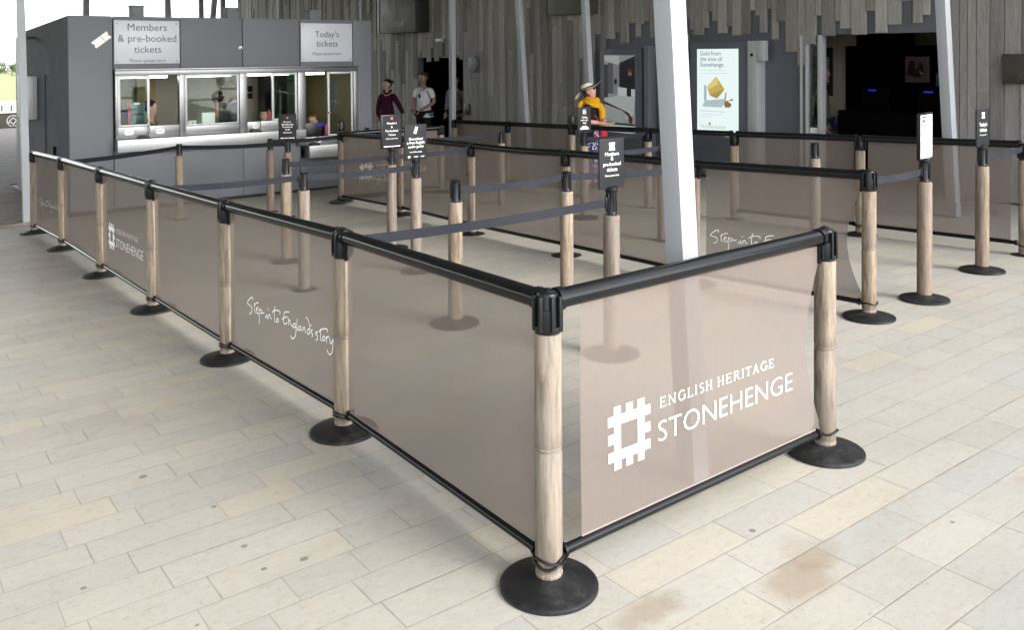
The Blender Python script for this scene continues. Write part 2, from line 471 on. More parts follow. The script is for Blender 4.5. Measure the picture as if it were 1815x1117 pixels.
MT = dict(
    paving=paving_mat(), mesh=mesh_mat(), hem=hem_mat(), boards=board_mat(),
    post=wood_mat('larch_post', (.135, .110, .080), (.300, .252, .188), (.20, .178, .152)),
    post2=wood_mat('grey_larch_post', (.13, .107, .087), (.255, .215, .175), (.19, .168, .148)),
    groove=plain('post_groove', (.16, .14, .125), .8),
    black=plain('black_plastic', (.007, .0075, .009), .34, var=.2, bump=.06, bscale=140, spec=.26),
    base=dusty_base(),
    rail=plain('black_rail', (.006, .0064, .0075), .2, var=.2, spec=.22),
    belt=plain('grey_webbing', (.016, .018, .024), .85, var=.15, scale=30, spec=.25),
    belt2=plain('dark_webbing', (.010, .011, .014), .8, var=.15, scale=30, spec=.2),
    white=plain('white_print', (.82, .82, .80), .6, var=.03),
    faint=plain('faint_white_print', (.50, .47, .44), .7, var=.1),  # greyer tone of the white print, for faint banner lettering
    sign=plain('dark_sign_board', (.013, .014, .016), .6, var=.1, spec=.2),
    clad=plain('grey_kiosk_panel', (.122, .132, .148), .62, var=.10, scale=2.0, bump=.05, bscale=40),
    clad_shaded=plain('shaded_kiosk_panel', (.066, .073, .085), .8, var=.10, scale=2.0, spec=.15),  # same kiosk paint, with the side's shade put into the colour
    recess=plain('slate_panel', (.085, .094, .112), .5, var=.12, scale=2.0),
    dark=plain('dark_gap', (.012, .012, .013), .8),
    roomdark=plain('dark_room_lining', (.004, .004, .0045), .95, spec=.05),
    steel=steel_mat('brushed_steel', (.20, .206, .213), .36), steel2=steel_mat('bright_counter_steel', (.38, .386, .394), .4),
    alu=plain('pale_aluminium', (.42, .43, .44), .45, metal=.35, var=.06),
    column=plain('white_painted_steel', (.31, .33, .355), .5, var=.05, scale=3),
    columngrey=plain('grey_painted_steel', (.16, .17, .18), .5, var=.08),
    signplate=plain('frosted_sign_plate', (.47, .50, .55), .38, var=.03, scale=1.5),
    signtext=plain('charcoal_print', (.045, .05, .058), .6), signtext2=plain('paler_charcoal_print', (.085, .10, .125), .6),  # second one is a paler charcoal for the left plate
    beige=plain('beige_plaster', (.47, .43, .355), .85, var=.06), ochre=plain('ochre_plaster', (.40, .335, .16), .85, var=.08),
    glass=glass_mat('window_glass', (.9, .95, .93), 0), greenglass=glass_mat('green_window_glass', (.62, .80, .70), 0),
    red=plain('red_print', (.55, .02, .04), .5), pink=plain('pink_print', (.60, .08, .14), .5),
    deck=wood_mat('deck_planks', (.16, .145, .13), (.24, .22, .2), (.12, .115, .11), (3, 40, 3), False),
    canopy=plain('canopy_soffit', (.36, .36, .35), .8, var=.1, scale=1),
    grass=leaf_mat('field_grass', (.17, .20, .055), (.26, .27, .08)), leaf=leaf_mat('tree_leaves', (.035, .06, .02), (.09, .13, .04)),
    bark=plain('bark', (.10, .08, .06), .9), gravel=plain('chalk_gravel', (.62, .60, .55), .9, var=.08, scale=.5),
    olive=plain('olive_sign_box', (.055, .052, .038), .55, var=.1), olivedark=plain('dark_sign_box', (.018, .018, .018), .5, var=.1),
    brownsign=plain('brown_plaque', (.028, .022, .018), .4, var=.15), greyprint=plain('grey_print', (.30, .30, .30), .6),
    led=emit('blue_led', (.03, .03, .6), .11), lamp=emit('white_strip_lamp', (1, .98, .94), 3.6),
    monitor=plain('black_monitor', (.01, .010, .012), .35),
)
# ------------------------------------------------------------------ ground and far landscape
def sheet(name, x0, x1, y0, y1, zf, mat, nx=1, ny=1, kind='structure'):
    b = MB(); vs = []; fs = []
    for j in range(ny+1):
        for i in range(nx+1):
            x, y = x0+(x1-x0)*i/nx, y0+(y1-y0)*j/ny
            vs.append((x, y, zf(x, y)))
    for j in range(ny):
        for i in range(nx):
            a = j*(nx+1)+i; fs.append((a, a+1, a+nx+2, a+nx+1))
    b.add(vs, fs)
    return tag(b.build(name, mat), kind=kind)
sheet('paving', -28, 30, -26, 31, gz, MT['paving'])
def fieldz(y):
    P = [(-900, 1.5), (-26, -.05), (31, -1.4), (44.4, -1.9), (45.6, -.99), (56, -.86), (400, -6.75), (2200, -34)]
    for (a, za), (b, zb) in zip(P, P[1:]):
        if y <= b: return za+(zb-za)*(y-a)/(b-a)
    return P[-1][1]
b = MB(); ys = [-900, -26, 31, 44.4, 45.6, 56, 120, 400, 2200]; vs, fs = [], []
for j, y in enumerate(ys):
    for x in (-1500, -28, 30, 1500): vs.append((x, y, fieldz(y)-(.10 if y < 31.5 else 0)))
for j in range(len(ys)-1):
    for i in range(3):
        a = j*4+i; fs.append((a, a+1, a+5, a+4))
b.add(vs, fs); tag(b.build('field', MT['grass']), kind='structure')
sheet('gravel_road', -60, 80, 46, 55.5, lambda x, y: fieldz(y)+.02, MT['gravel'], 1, 4)
# plank walk left of and behind the kiosk
b = MB(); y = 12.36
while y < 44.2:
    x1 = 2.16 if y < 17.7 else 30
    if y < 31:
        b.box(-14, x1, y, y+.128, -.02, .022, fn=lambda a, c, d: (a, c, gz(a, c)+d), tint=random.random())
    else:
        b.box(-14, 30, y, y+.128, -.02, .022, fn=lambda a, c, d: (a, c, gz(a, c)+d), tint=random.random())
    y += .138
tag(b.build('boardwalk', MT['deck']), kind='structure')
# low dark wall at the far end of the boardwalk, with a round emblem
wl_ = thing('low_wall', (5.3, 44.7, fieldz(44.5)), 'low dark wall bearing a pale round emblem at the far end of the plank walk', 'wall')
b = MB(); b.box(1.5, 14, 44.6, 44.8, fieldz(44.4)-.3, -.93)
b.box(1.5, 14, 44.55, 44.85, -.93, -.90)
b.build('wall_body', MT['brownsign'], wl_)
fn = frame((5.62, 44.585, -1.265), (1, 0, 0), (0, 0, 1), (0, -1, 0))
b = MB()
for k in range(40):
    a0, a1 = R(-75+330/40*k), R(-75+330/40*(k+1)+.3)
    b.poly([(.27*math.cos(a0), .27*math.sin(a0)), (.27*math.cos(a1), .27*math.sin(a1)), (.225*math.cos(a1), .225*math.sin(a1)), (.225*math.cos(a0), .225*math.sin(a0))], fn)
for p, q in (((0, .15), (.15, 0)), ((.15, 0), (0, -.15)), ((0, -.15), (-.15, 0)), ((-.15, 0), (0, .15)), ((-.15, 0), (-.20, -.17)), ((0, -.15), (.02, -.24))):
    b.ribbon([p, q], .045, fn)
b.build('emblem', MT['greyprint'], wl_)
for k, (x, h_) in enumerate(((5.45, .26), (5.85, .26), (6.3, .26), (6.75, .26))):
    b = MB(); b.tube([(x, 47, fieldz(47)), (x, 47, fieldz(47)+h_)], .035); b.lathe([(.045, 0), (.045, .03), (.02, .05)], 10, (x, 47, fieldz(47)+h_))
    tag(b.build('bollard', MT['black'], origin=(x, 47, fieldz(47))), 'short black bollard on the pale gravel behind the low dark wall', 'bollard', 'bollards on the gravel')
# far trees, each its own thing
def tree(x, y, h, w, i, label):
    z0 = fieldz(y); t = thing('field_tree', (x, y, z0), label, 'tree', 'trees at the far edge of the field')
    b = MB(); b.tube([(x, y, z0), (x+.1*w, y, z0+h*.35), (x, y, z0+h*.7)], [h*.035, h*.025, h*.01], 8)
    for k in range(5):
        a = k*1.3; b.tube([(x, y, z0+h*.3), (x+math.cos(a)*w*.3, y+math.sin(a)*w*.3, z0+h*.65)], [h*.015, h*.005], 6)
    b.build('trunk', MT['bark'], t)
    rnd = random.Random(i*17+3); b = MB()
    cl = [(x+rnd.uniform(-.38, .38)*w, y+rnd.uniform(-.38, .38)*w, z0+h*rnd.uniform(.28, .9), w*rnd.uniform(.12, .24)) for _ in range(16)]
    for _ in range(900):
        c = rnd.choice(cl); d = Vector((rnd.gauss(0, 1), rnd.gauss(0, 1), rnd.gauss(0, .8))).normalized()*c[3]*rnd.uniform(.5, 1.05)
        p = Vector(c[:3])+d; s_ = w*rnd.uniform(.025, .05)
        u = Vector((rnd.gauss(0, 1), rnd.gauss(0, 1), rnd.gauss(0, 1))).normalized(); v = u.orthogonal().normalized()
        b.add([p+u*s_, p+v*s_*.6, p-u*s_, p-v*s_*.6], [(0, 1, 2, 3)])
    b.build('crown', MT['leaf'], t)
for i, (x, h, w) in enumerate(((38, 5.2, 9), (44.5, 6.2, 9), (50, 5.6, 8), (56, 5.9, 9), (63, 5.3, 9))):
    tree(x, 400+(i % 2)*6, h, w, i, 'distant green tree along the far edge of the field left of the kiosk')

# ------------------------------------------------------------------ ticket kiosk
KQ = 12.497; KZ = gz(4.5, KQ)
kiosk = thing('ticket_kiosk', (4.5, KQ, KZ), 'dark grey panelled ticket kiosk with sliding sales windows and steel counters', 'kiosk')
seams = [2.243, 2.80, 3.71, 4.627, 5.54, 6.455, 6.79]
ZT = 2.262
b = MB()
for a, c in list(zip(seams, seams[1:]))[1:-1]:
    g = .006
    b.cbox(a+(g if a > 2.3 else 0), c-(g if c < 6.7 else 0), KQ, KQ+.03, 1.53, ZT, .003)
b.cbox(seams[0], 2.794, KQ, KQ+.03, KZ+.05, ZT, .003)                      # left pier
b.cbox(6.461, 6.79, KQ, KQ+.03, KZ+.05, ZT, .003)                          # right pier
for a, c, zt in ((2.806, 3.71, .41), (3.716, 4.627, .41), (4.633, 5.535, .41), (5.545, 6.454, .11)):
    b.cbox(a, c, KQ, KQ+.03, KZ+.05, zt, .003)
b.build('facade_panel', MT['clad'], kiosk)
b = MB()                                                                        # dark carcass behind the panel gaps, with the window opening left free
b.box(2.26, 2.84, KQ+.031, KQ+.10, KZ, 2.24); b.box(6.45, 6.77, KQ+.031, KQ+.10, KZ, 2.24)
b.box(2.84, 6.45, KQ+.031, KQ+.10, 1.47, 2.24); b.box(2.84, 6.45, KQ+.031, KQ+.10, KZ, .09)
b.box(2.84, 5.56, KQ+.031, KQ+.10, .09, .56)
b.build('carcass', MT['dark'], kiosk)
def side(a, c, d): return (a, c, d-(c-KQ)*.0325)
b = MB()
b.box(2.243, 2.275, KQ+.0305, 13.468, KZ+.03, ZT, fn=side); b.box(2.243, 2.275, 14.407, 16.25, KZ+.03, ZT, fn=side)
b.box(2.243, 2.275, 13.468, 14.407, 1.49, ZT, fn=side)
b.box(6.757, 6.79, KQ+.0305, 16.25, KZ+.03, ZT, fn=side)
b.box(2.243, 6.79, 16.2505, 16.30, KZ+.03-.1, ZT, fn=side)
b.build('side_wall', MT['clad_shaded'], kiosk)
b = MB(); b.box(2.26, 6.77, KQ+.032, 16.24, 2.19, 2.245, fn=side); b.build('roof', MT['clad_shaded'], kiosk)
b = MB(); b.box(2.277, 6.756, KQ+.1005, 16.24, KZ+.02, KZ+.06); b.build('room_floor', MT['dark'], kiosk)
b = MB(); b.box(2.277, 6.756, 15.2, 15.25, KZ+.061, 2.08); b.box(2.2772, 2.32, KQ+.11, 15.199, KZ+.061, 2.08); b.build('room_wall', MT['beige'], kiosk)
for e in ((6.70, 6.7555, KQ+.11, 15.199), (3.75, 4.05, 15.05, 15.199), (2.3205, 2.36, 13.6, 15.198)):
    b = MB(); b.box(*e, KZ+.062, 2.079); b.build('ochre_lining', MT['ochre'], kiosk)
b = MB(); b.box(2.277, 6.756, KQ+.1005, 15.25, 2.085, 2.12, fn=side); b.build('room_ceiling', MT['recess'], kiosk)
# side door, set a little back in its opening
d_ = MB(); d_.box(2.262, 2.29, 13.474, 14.401, KZ-.02, 1.485, fn=side); dr = d_.build('door', MT['clad_shaded'], kiosk)
b = MB(); b.box(2.215, 2.262, 13.60, 13.66, .22, .42); b.build('handle', MT['black'], dr)
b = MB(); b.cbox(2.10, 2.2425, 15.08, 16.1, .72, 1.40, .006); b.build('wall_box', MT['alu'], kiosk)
b = MB(); b.tube([(2.243, 15.4, 2.02), (2.12, 15.32, 1.99)], .018); b.cbox(2.0, 2.13, 15.14, 15.34, 1.95, 2.04, .01); b.build('side_camera', MT['recess'], kiosk)  # CCTV camera on the side wall, gives no light
b = MB(); b.lathe([(.022, 0), (.03, .01), (.03, .03)], 16, fn=lambda x, y, z: (4.588+x, KQ-z, 1.82+y)); b.ell((4.588, KQ-.035, 1.815), (.024, .03, .024), 12)
cc = b.build('security_camera', MT['white'], kiosk)
b = MB(); b.ell((4.588, KQ-.056, 1.81), (.014, .014, .014), 10); b.build('lens', MT['black'], cc)
for a, c in ((3.085, 3.245), (4.44, 4.605), (5.76, 5.955)):
    b = MB(); b.cbox(a, c, KQ+.10, KQ+.30, 2.235, 2.40, .004); b.cbox(a-.012, c+.012, KQ+.09, KQ+.31, 2.401, 2.425, .004)
    b.build('roof_vent', MT['clad'], kiosk)
# rear store block behind the kiosk, lower
b = MB(); b.box(2.27, 6.6, 16.305, 17.6, KZ-.2, 2.055); b.build('rear_store', MT['recess'], kiosk)
b = MB(); b.cbox(2.20, 2.2695, 16.6, 16.72, .28, .46, .006); b.build('latch', MT['black'], kiosk)
# ticket mark on the corner panel
fn = frame((2.655, KQ-.002, 1.935), (math.cos(R(38)), 0, math.sin(R(38))), (-math.sin(R(38)), 0, math.cos(R(38))), (0, -1, 0))
b = MB()
for s_ in (-1, 1):
    o_ = []
    x0, x1 = (.03, .125) if s_ > 0 else (-.125, .022)
    pts = [(x0, -.052), (x1, -.052), (x1, -.018)]+[(x1-.016*math.cos(a), .018*math.sin(a)) for a in (-1.0, -.4, 0, .4, 1.0)]+[(x1, .018), (x1, .052), (x0, .052)] if s_ > 0 else \
          [(x1, .052), (x0, .052), (x0, .018)]+[(x0+.016*math.cos(a), .018*math.sin(a)) for a in (1.0, .4, 0, -.4, -1.0)]+[(x0, -.018), (x0, -.052), (x1, -.052)]
    b.poly(pts, fn)
for k in range(5): b.rect(.0225, .0295, -.052+.024*k, -.042+.024*k, fn)
b.build('ticket_mark', MT['white'], kiosk)
# stainless window assembly
WF, WB = KQ-.07, KQ+.02
def ubox(b, *a, **k): b.cbox(*a, c=.003, **k)
b = MB()
ubox(b, 2.80, 6.51, WF-.05, WB, 1.515, 1.535); ubox(b, 2.81, 6.505, WF, WB, 1.445, 1.514)
for a, c, z0 in ((2.81, 2.842, .57), (3.672, 3.755, .57), (4.552, 4.668, .57), (5.475, 5.602, .31), (6.43, 6.505, .31)):
    ubox(b, a, c, WF-.004, WB, z0, 1.444)
b.build('window_surround', MT['steel'], kiosk)
b = MB()
for a, c, z0, z1 in ((2.843, 3.671, .572, .735), (3.756, 4.551, .572, .705), (4.669, 5.474, .572, .72), (5.603, 6.429, .312, .43)):
    ubox(b, a, c, WF+.012, WB, z0, z1)
b.build('apron', MT['steel'], kiosk)
b = MB(); ubox(b, 2.805, 5.545, KQ-.20, KQ-.001, .405, .569); c1 = b.build('counter', MT['steel2'], kiosk)
b = MB(); ubox(b, 5.60, 6.50, KQ-.20, KQ-.001, .12, .309); c2 = b.build('counter', MT['steel2'], kiosk)
def pane(name, a, c, z0, z1, y, gm, fr=.035):
    b = MB()
    ubox(b, a, a+fr, y, y+.03, z0, z1); ubox(b, c-fr, c, y, y+.03, z0, z1)
    ubox(b, a+fr, c-fr, y, y+.03, z1-fr, z1); ubox(b, a+fr, c-fr, y, y+.03, z0, z0+fr*.7)
    w = b.build(name, MT['alu'], kiosk)
    g = MB(); g.box(a+fr, c-fr, y+.012, y+.018, z0+fr*.7, z1-fr); g.build('pane', gm, w)
    return w
w1 = pane('window', 2.845, 3.27, .738, 1.443, WF+.02, MT['glass'])
pane('window', 3.758, 4.55, .708, 1.443, WF+.02, MT['glass'], .03)
pane('window', 5.06, 5.472, .722, 1.443, WF+.02, MT['greenglass'])
w4 = pane('window', 5.985, 6.428, .432, 1.443, WF+.02, MT['glass'])
for w, x, z in ((w1, 3.245, .82), (w4, 6.005, .80)):
    b = MB(); b.lathe([(.018, 0), (.02, .02), (.012, .035)], 12, fn=lambda p, q, r, x=x, z=z: (x+p, WF+.02-r, z+q)); b.build('handle', MT['steel2'], w)
# oval speak-through grilles
for x, z in ((2.985, .66), (3.40, .655), (4.80, .65), (5.80, .375)):
    fn = frame((x, WF+.0105, z), (1, 0, 0), (0, 0, 1), (0, -1, 0)); b = MB()
    o_ = [(math.copysign(abs(math.cos(a))**.6, math.cos(a))*.062, math.copysign(abs(math.sin(a))**.6, math.sin(a))*.036) for a in [2*math.pi*k/24 for k in range(24)]]
    b.poly(o_, fn, 0, .008)
    for i in range(4):
        for j in range(3): b.rect(-.036+.02*i, -.026+.02*i, -.018+.014*j, -.011+.014*j, lambda p, q, d=0, fn=fn: fn(p, q, .0095), 1)
    b.build('speech_grille', [MT['white'], MT['recess']], kiosk)

# kiosk sign plates
def plate(x0, x1, lines, label, tm):
    s = thing('kiosk_sign', ((x0+x1)/2, KQ, 1.605), label, 'sign', 'sign plates on the kiosk')
    b = MB(); b.cbox(x0, x1, KQ-.022, KQ-.008, 1.605, 2.205, .004); pl = b.build('plate', MT['signplate'], s)
    for x in (x0+.04, x1-.04):
        for z in (1.645, 2.165):
            b = MB(); b.lathe([(.016, 0), (.016, .028), (.010, .032)], 12, fn=lambda p, q, r, x=x, z=z: (x+p, KQ-.0005-r, z+q)); b.build('standoff', MT['alu'], pl)
    fn = frame(((x0+x1)/2, KQ-.0235, 0), (1, 0, 0), (0, 0, 1), (0, -1, 0)); b = MB()
    for t_, w, z in lines: b.text(t_, fn, 0, z, width=w)
    b.build('lettering', tm, s)
plate(2.815, 3.698, (('Members', .53, 2.063), ('& pre-booked', .79, 1.909), ('tickets', .366, 1.757), ('Please queue here', .484, 1.626)),
      'large grey sign plate reading Members & pre-booked tickets above the kiosk windows', MT['signtext2'])
plate(5.552, 6.436, (('Today\u2019s', .41, 1.988), ('tickets', .37, 1.84), ('Please queue here', .496, 1.706)),
      'large grey sign plate reading Today\u2019s tickets at the right end of the kiosk', MT['signtext'])
# lit strip lamps inside the windows
for i, (x0, x1, lab) in enumerate(((2.87, 3.62, 'leftmost'), (3.80, 4.56, 'second'), (4.78, 5.50, 'third'), (5.66, 6.10, 'rightmost'))):
    y_ = 12.78; s = thing('strip_lamp', ((x0+x1)/2, y_, 1.40), 'lit white strip lamp behind the %s kiosk window from the left' % lab if i in (1, 2) else 'lit white strip lamp behind the %s kiosk window' % lab, 'lamp', 'strip lamps in the kiosk')
    b = MB(); b.cbox(x0, x1, y_, y_+.05, 1.43, 1.455, .004); b.build('housing', MT['alu'], s)
    b = MB(); b.tube([(x0+.01, y_+.025, 1.412), (x1-.01, y_+.025, 1.412)], .017, 10); b.build('tube', MT['lamp'], s)

# things inside the kiosk
b = MB(); b.cbox(2.40, 5.5, 12.605, 13.02, .52, .56, .006); b.cbox(5.62, 6.66, 12.605, 13.02, .24, .28, .006)
for x in (2.42, 3.9, 5.4, 5.66, 6.6): b.box(x, x+.04, 12.62, 12.99, KZ+.062, .519 if x < 5.5 else .239)
tag(b.build('sales_desk', MT['recess'], origin=(4.4, 12.8, KZ+.06)), 'long slate sales desk behind the kiosk windows', 'desk')
def monitor(x, y, z, w, h, lab, ledw=.10, blue=True):
    t = thing('till_monitor', (x, y, z), lab, 'monitor', 'till monitors in the kiosk')
    b = MB(); b.cbox(x-w/2, x+w/2, y, y+.04, z+.10, z+.10+h, .006); b.build('screen_back', MT['monitor'], t)
    b = MB(); b.cbox(x-.09, x+.09, y-.05, y+.10, z, z+.015, .004); b.box(x-.03, x+.03, y+.01, y+.03, z+.015, z+.12); b.build('stand', MT['monitor'], t)
    if blue:
        b = MB(); b.box(x-ledw/2+w*.2, x+ledw/2+w*.2, y-.004, y-.0005, z+.10+h-.05, z+.10+h-.02); b.build('light_bar', MT['led'], t)
monitor(3.02, 12.86, .562, .40, .28, 'black till monitor with a blue light bar behind the left kiosk window', .16)
monitor(4.62, 12.90, .562, .42, .33, 'black till monitor with a blue light bar beside the red haired clerk', .16)
monitor(5.92, 12.74, .282, .44, .24, 'black till monitor with a blue light bar in front of the clerk in glasses', .18)
bk = thing('guidebook', (3.17, 12.64, .562), 'dark green guidebook with a red spine standing in the left kiosk window', 'book')
b = MB(); b.cbox(3.045, 3.245, 12.62, 12.645, .745, 1.065, .002); b.box(3.08, 3.2, 12.65, 12.75, .562, .76); b.build('cover', plain('green_cover', (.045, .10, .095), .4, var=.5, scale=9), bk)
b = MB(); b.cbox(3.02, 3.0445, 12.618, 12.647, .745, 1.065, .002); b.build('spine', MT['red'], bk)
b = MB(); b.rect(3.10, 3.18, 1.03, 1.055, frame((0, 12.6185, 0), (1, 0, 0), (0, 0, 1), (0, -1, 0))); b.poly([(3.06, .88), (3.10, .91), (3.20, .91), (3.24, .88)], frame((0, 12.6185, 0), (1, 0, 0), (0, 0, 1), (0, -1, 0)), 1); b.build('cover_print', [MT['white'], MT['black']], bk)
for k, (x, y, z) in enumerate(((3.86, 12.75, .562), (3.96, 12.74, .562), (3.90, 12.745, .66), (3.83, 12.82, .66), (3.99, 12.80, .66))):
    b = MB(); b.lathe([(.030, 0), (.042, .09), (.044, .095), (.040, .094), (.028, .006)], 16, (x, y, z))
    tag(b.build('paper_cup', MT['white'], origin=(x, y, z)), 'white paper cup in the small heap at the left of the wide kiosk window', 'cup', 'white cups in the kiosk')
b = MB(); b.cbox(4.16, 4.36, 12.95, 13.0, .66, .85, .01); b.cbox(4.12, 4.4, 12.78, 12.98, .562, .645, .01)
tag(b.build('receipt_printer', MT['white'], origin=(4.26, 12.9, .562)), 'white and grey receipt printer on the sales desk by the wide window', 'printer')
b = MB(); b.cbox(5.52, 5.80, 15.17, 15.199, 1.04, 1.15, .003); b.cbox(5.52, 5.80, 15.17, 15.199, .92, 1.02, .003)
tag(b.build('wall_frame', MT['monitor'], origin=(5.66, 15.18, .9)), 'pair of black frames on the pale back wall seen through the third kiosk window', 'picture frame')
b = MB(); b.cbox(6.69, 6.6995, 13.6, 13.95, .95, 1.25, .001); b.cbox(6.69, 6.6995, 13.62, 13.93, .72, .92, .001)
tag(b.build('wall_notice', MT['greyprint'], origin=(6.7, 13.8, .7)), 'grey notices pinned to the yellow wall at the right end of the kiosk', 'notice')
sh_ = thing('wall_shelf', (3.2, 15.05, .62), 'shelf of small boxes and folders on the back wall behind the left kiosk window', 'shelf')
b = MB(); b.cbox(2.5, 3.7, 14.95, 15.199, .60, .625, .003); b.build('board', MT['alu'], sh_)
rn_ = random.Random(2); x = 2.55
while x < 3.6:
    w_, h_ = rn_.uniform(.05, .14), rn_.uniform(.10, .24); b = MB(); b.cbox(x, x+w_, 15.0, 15.17, .6255, .6255+h_, .004)
    tag(b.build('folder_box', rn_.choice((MT['recess'], MT['greyprint'], MT['clad'], MT['ochre'], MT['white'])), origin=(x, 15.1, .63)), 'small box file standing on the shelf behind the left kiosk window', 'box', 'boxes on the kiosk shelf'); x += w_+rn_.uniform(.005, .05)
for i, (x, w_) in enumerate(((5.86, .10), (5.97, .13), (6.33, .11))):
    b = MB(); b.tube([(x, 14.35, 1.25), (x+.01, 14.34, 1.0), (x-.01, 14.33, .55)], [.02, w_*.5, w_*.62], 10)
    tag(b.build('hanging_coat', MT['monitor'], origin=(x, 14.35, 1.25)), 'dark coat hanging at the back behind the clerk in glasses', 'coat', 'coats in the kiosk')
b = MB(); b.tube([(5.82, 14.35, 1.26), (6.45, 14.35, 1.26)], .012, 8)
tag(b.build('coat_rail', MT['steel'], origin=(6.1, 14.35, 1.26)), 'steel coat rail at the back of the kiosk above the dark coats', 'rail')
b = MB(); b.box(5.8, 6.0, 14.6, 14.9, KZ+.062, 2.0); b.cbox(6.03, 6.35, 14.9, 15.1, KZ+.062, 1.9, .01)
tag(b.build('tall_cupboard', MT['monitor'], origin=(6, 14.8, KZ+.06)), 'tall dark cupboard at the back of the kiosk behind the clerk in glasses', 'cupboard')
for x, y, z, lab in ((3.17, KQ-.12, .57, 'left'), (4.78, KQ-.12, .57, 'middle'), (5.72, KQ-.12, .31, 'lower right')):
    t = thing('counter_microphone', (x, y, z), 'black intercom microphone on the %s kiosk counter' % lab, 'microphone', 'microphones on the kiosk counters')
    b = MB(); b.cbox(x-.075, x+.075, y-.04, y+.04, z, z+.03, .008); b.cbox(x-.05, x+.02, y-.03, y+.03, z+.0305, z+.05, .008); b.build('base', MT['black'], t)
    b = MB(); b.tube([(x+.04, y, z+.03), (x+.07, y+.01, z+.07), (x+.075, y+.02, z+.13), (x+.06, y-.01, z+.16)], .007, 8); b.ell((x+.055, y-.015, z+.165), (.014, .014, .014), 8); b.build('gooseneck', MT['black'], t)
for x, z in ((5.10, .72), (6.06, .45)):
    t = thing('hand_gel_bottle', (x, 12.66, z), 'small pink bottle standing behind the %s kiosk window' % ('third' if x < 6 else 'rightmost'), 'bottle', 'pink bottles in the kiosk')
    b = MB(); b.lathe([(.028, 0), (.03, .01), (.03, .11), (.012, .13), (.012, .15)], 14, (x, 12.66, z)); b.build('bottle', MT['pink'], t)
    b = MB(); b.lathe([(.014, .1505), (.014, .17)], 10, (x, 12.66, z)); b.build('cap', MT['black'], t)
    b = MB(); b.box(x-.04, x+.04, 12.62, 12.70, z-.15, z-.0005); b.build('stand', MT['recess'], t)
# ------------------------------------------------------------------ main timber building
WP = 10.95; MZ = gz(11, 12)
bld = thing('visitor_building', (11.1, 15, gz(11, 15)), 'long visitor building clad in weathered grey vertical boards with ragged lower edges', 'building')
RAG = [(11.67,11.5,2.05),(11.5,11.39,1.65),(11.39,11.31,1.96),(11.31,11.15,1.96),(11.15,10.98,2.07),(10.98,10.81,1.88),(10.81,10.64,2.23),(10.64,10.53,1.99),(10.53,10.45,2.2),(10.45,10.31,2.25),(10.31,10.15,1.97),(10.15,9.95,2.09),(9.95,9.75,2.19),(9.75,9.55,1.98),(9.55,9.43,2.26),(9.43,9.35,2.09),(9.35,9.16,1.99),(9.16,9.06,2.1),(9.06,8.98,2.36),(8.98,8.87,2.21),(8.87,8.7,2.01),(8.7,8.6,2.12),(8.6,8.43,1.97),(8.43,8.27,1.98),(8.27,8.18,2.34),(8.18,8.09,2.26),(8.09,7.98,2.0),(7.98,7.9,2.35),(7.9,7.79,1.9),(7.79,7.65,2.16),(7.65,7.47,1.71),(7.47,7.32,1.52),(7.32,7.17,1.82),(7.17,7.09,2.22),(7.09,6.89,1.93),(6.89,6.81,2.13),(6.81,6.63,2.03),(6.63,6.43,1.94),(6.43,6.3,2.25),(6.3,6.15,1.96),(6.15,5.96,2.06),(5.96,5.8,2.36),(5.8,5.69,2.07),(5.69,5.59,2.17),(5.59,5.46,2.39),(5.46,5.34,1.98)]
DOOR = [(17.83,17.7,1.62),(17.7,17.62,1.73),(17.62,17.43,1.62),(17.43,17.25,1.52),(17.25,17.1,1.84),(17.1,16.91,1.54),(16.91,16.74,1.65),(16.74,16.58,1.96),(16.58,16.42,1.67),(16.42,16.26,1.6),(16.26,16.14,1.69),(16.14,16.04,1.67),(16.04,15.88,1.58)]
b = MB(); rnd = random.Random(5)
def board(y0, y1, zb):
    """one column of butt-jointed boards; thickness varies a little from board to board"""
    lo, hi = min(y0, y1)+.0045, max(y0, y1)-.0045
    z = zb
    while z < 4.55:
        z2 = min(4.55, z+rnd.uniform(1.0, 3.6))
        x = WP-rnd.choice((0, .004, .010, .018, .026))
        b.box(x, WP+.03, lo, hi, z, z2-.002, tint=.02+.96*rnd.random())
        z = z2
def run(ya, yb, zf):
    y = ya
    while y < yb-.04:
        w = min(rnd.choice((.09, .11, .13, .15, .17, .185)), yb-y)
        board(y, y+w, zf(y)); y += w
run(17.83, 30, lambda y: gz(11, y)+.02)
for e in DOOR: board(*e)
run(11.67, 15.88, lambda y: gz(11, y)+.02)
for e in RAG: board(*e)
run(-4, 5.34, lambda y: gz(11, y)+.02)
b.build('cladding', MT['boards'], bld)
b = MB()
b.box(WP+.035, WP+.12, 17.75, 30, -1.4, 4.5); b.box(WP+.035, WP+.12, 11.5, 15.95, -1.2, 4.5)
b.box(WP+.035, WP+.12, 7.43, 11.5, -.9, 4.5); b.box(WP+.035, WP+.12, -4, 5.28, -.7, 4.5)
b.box(WP+.035, WP+.12, 5.28, 7.43, 1.95, 4.5); b.box(WP+.035, WP+.12, 15.95, 17.75, 1.62, 4.5)
b.build('wall', MT['recess'], bld)
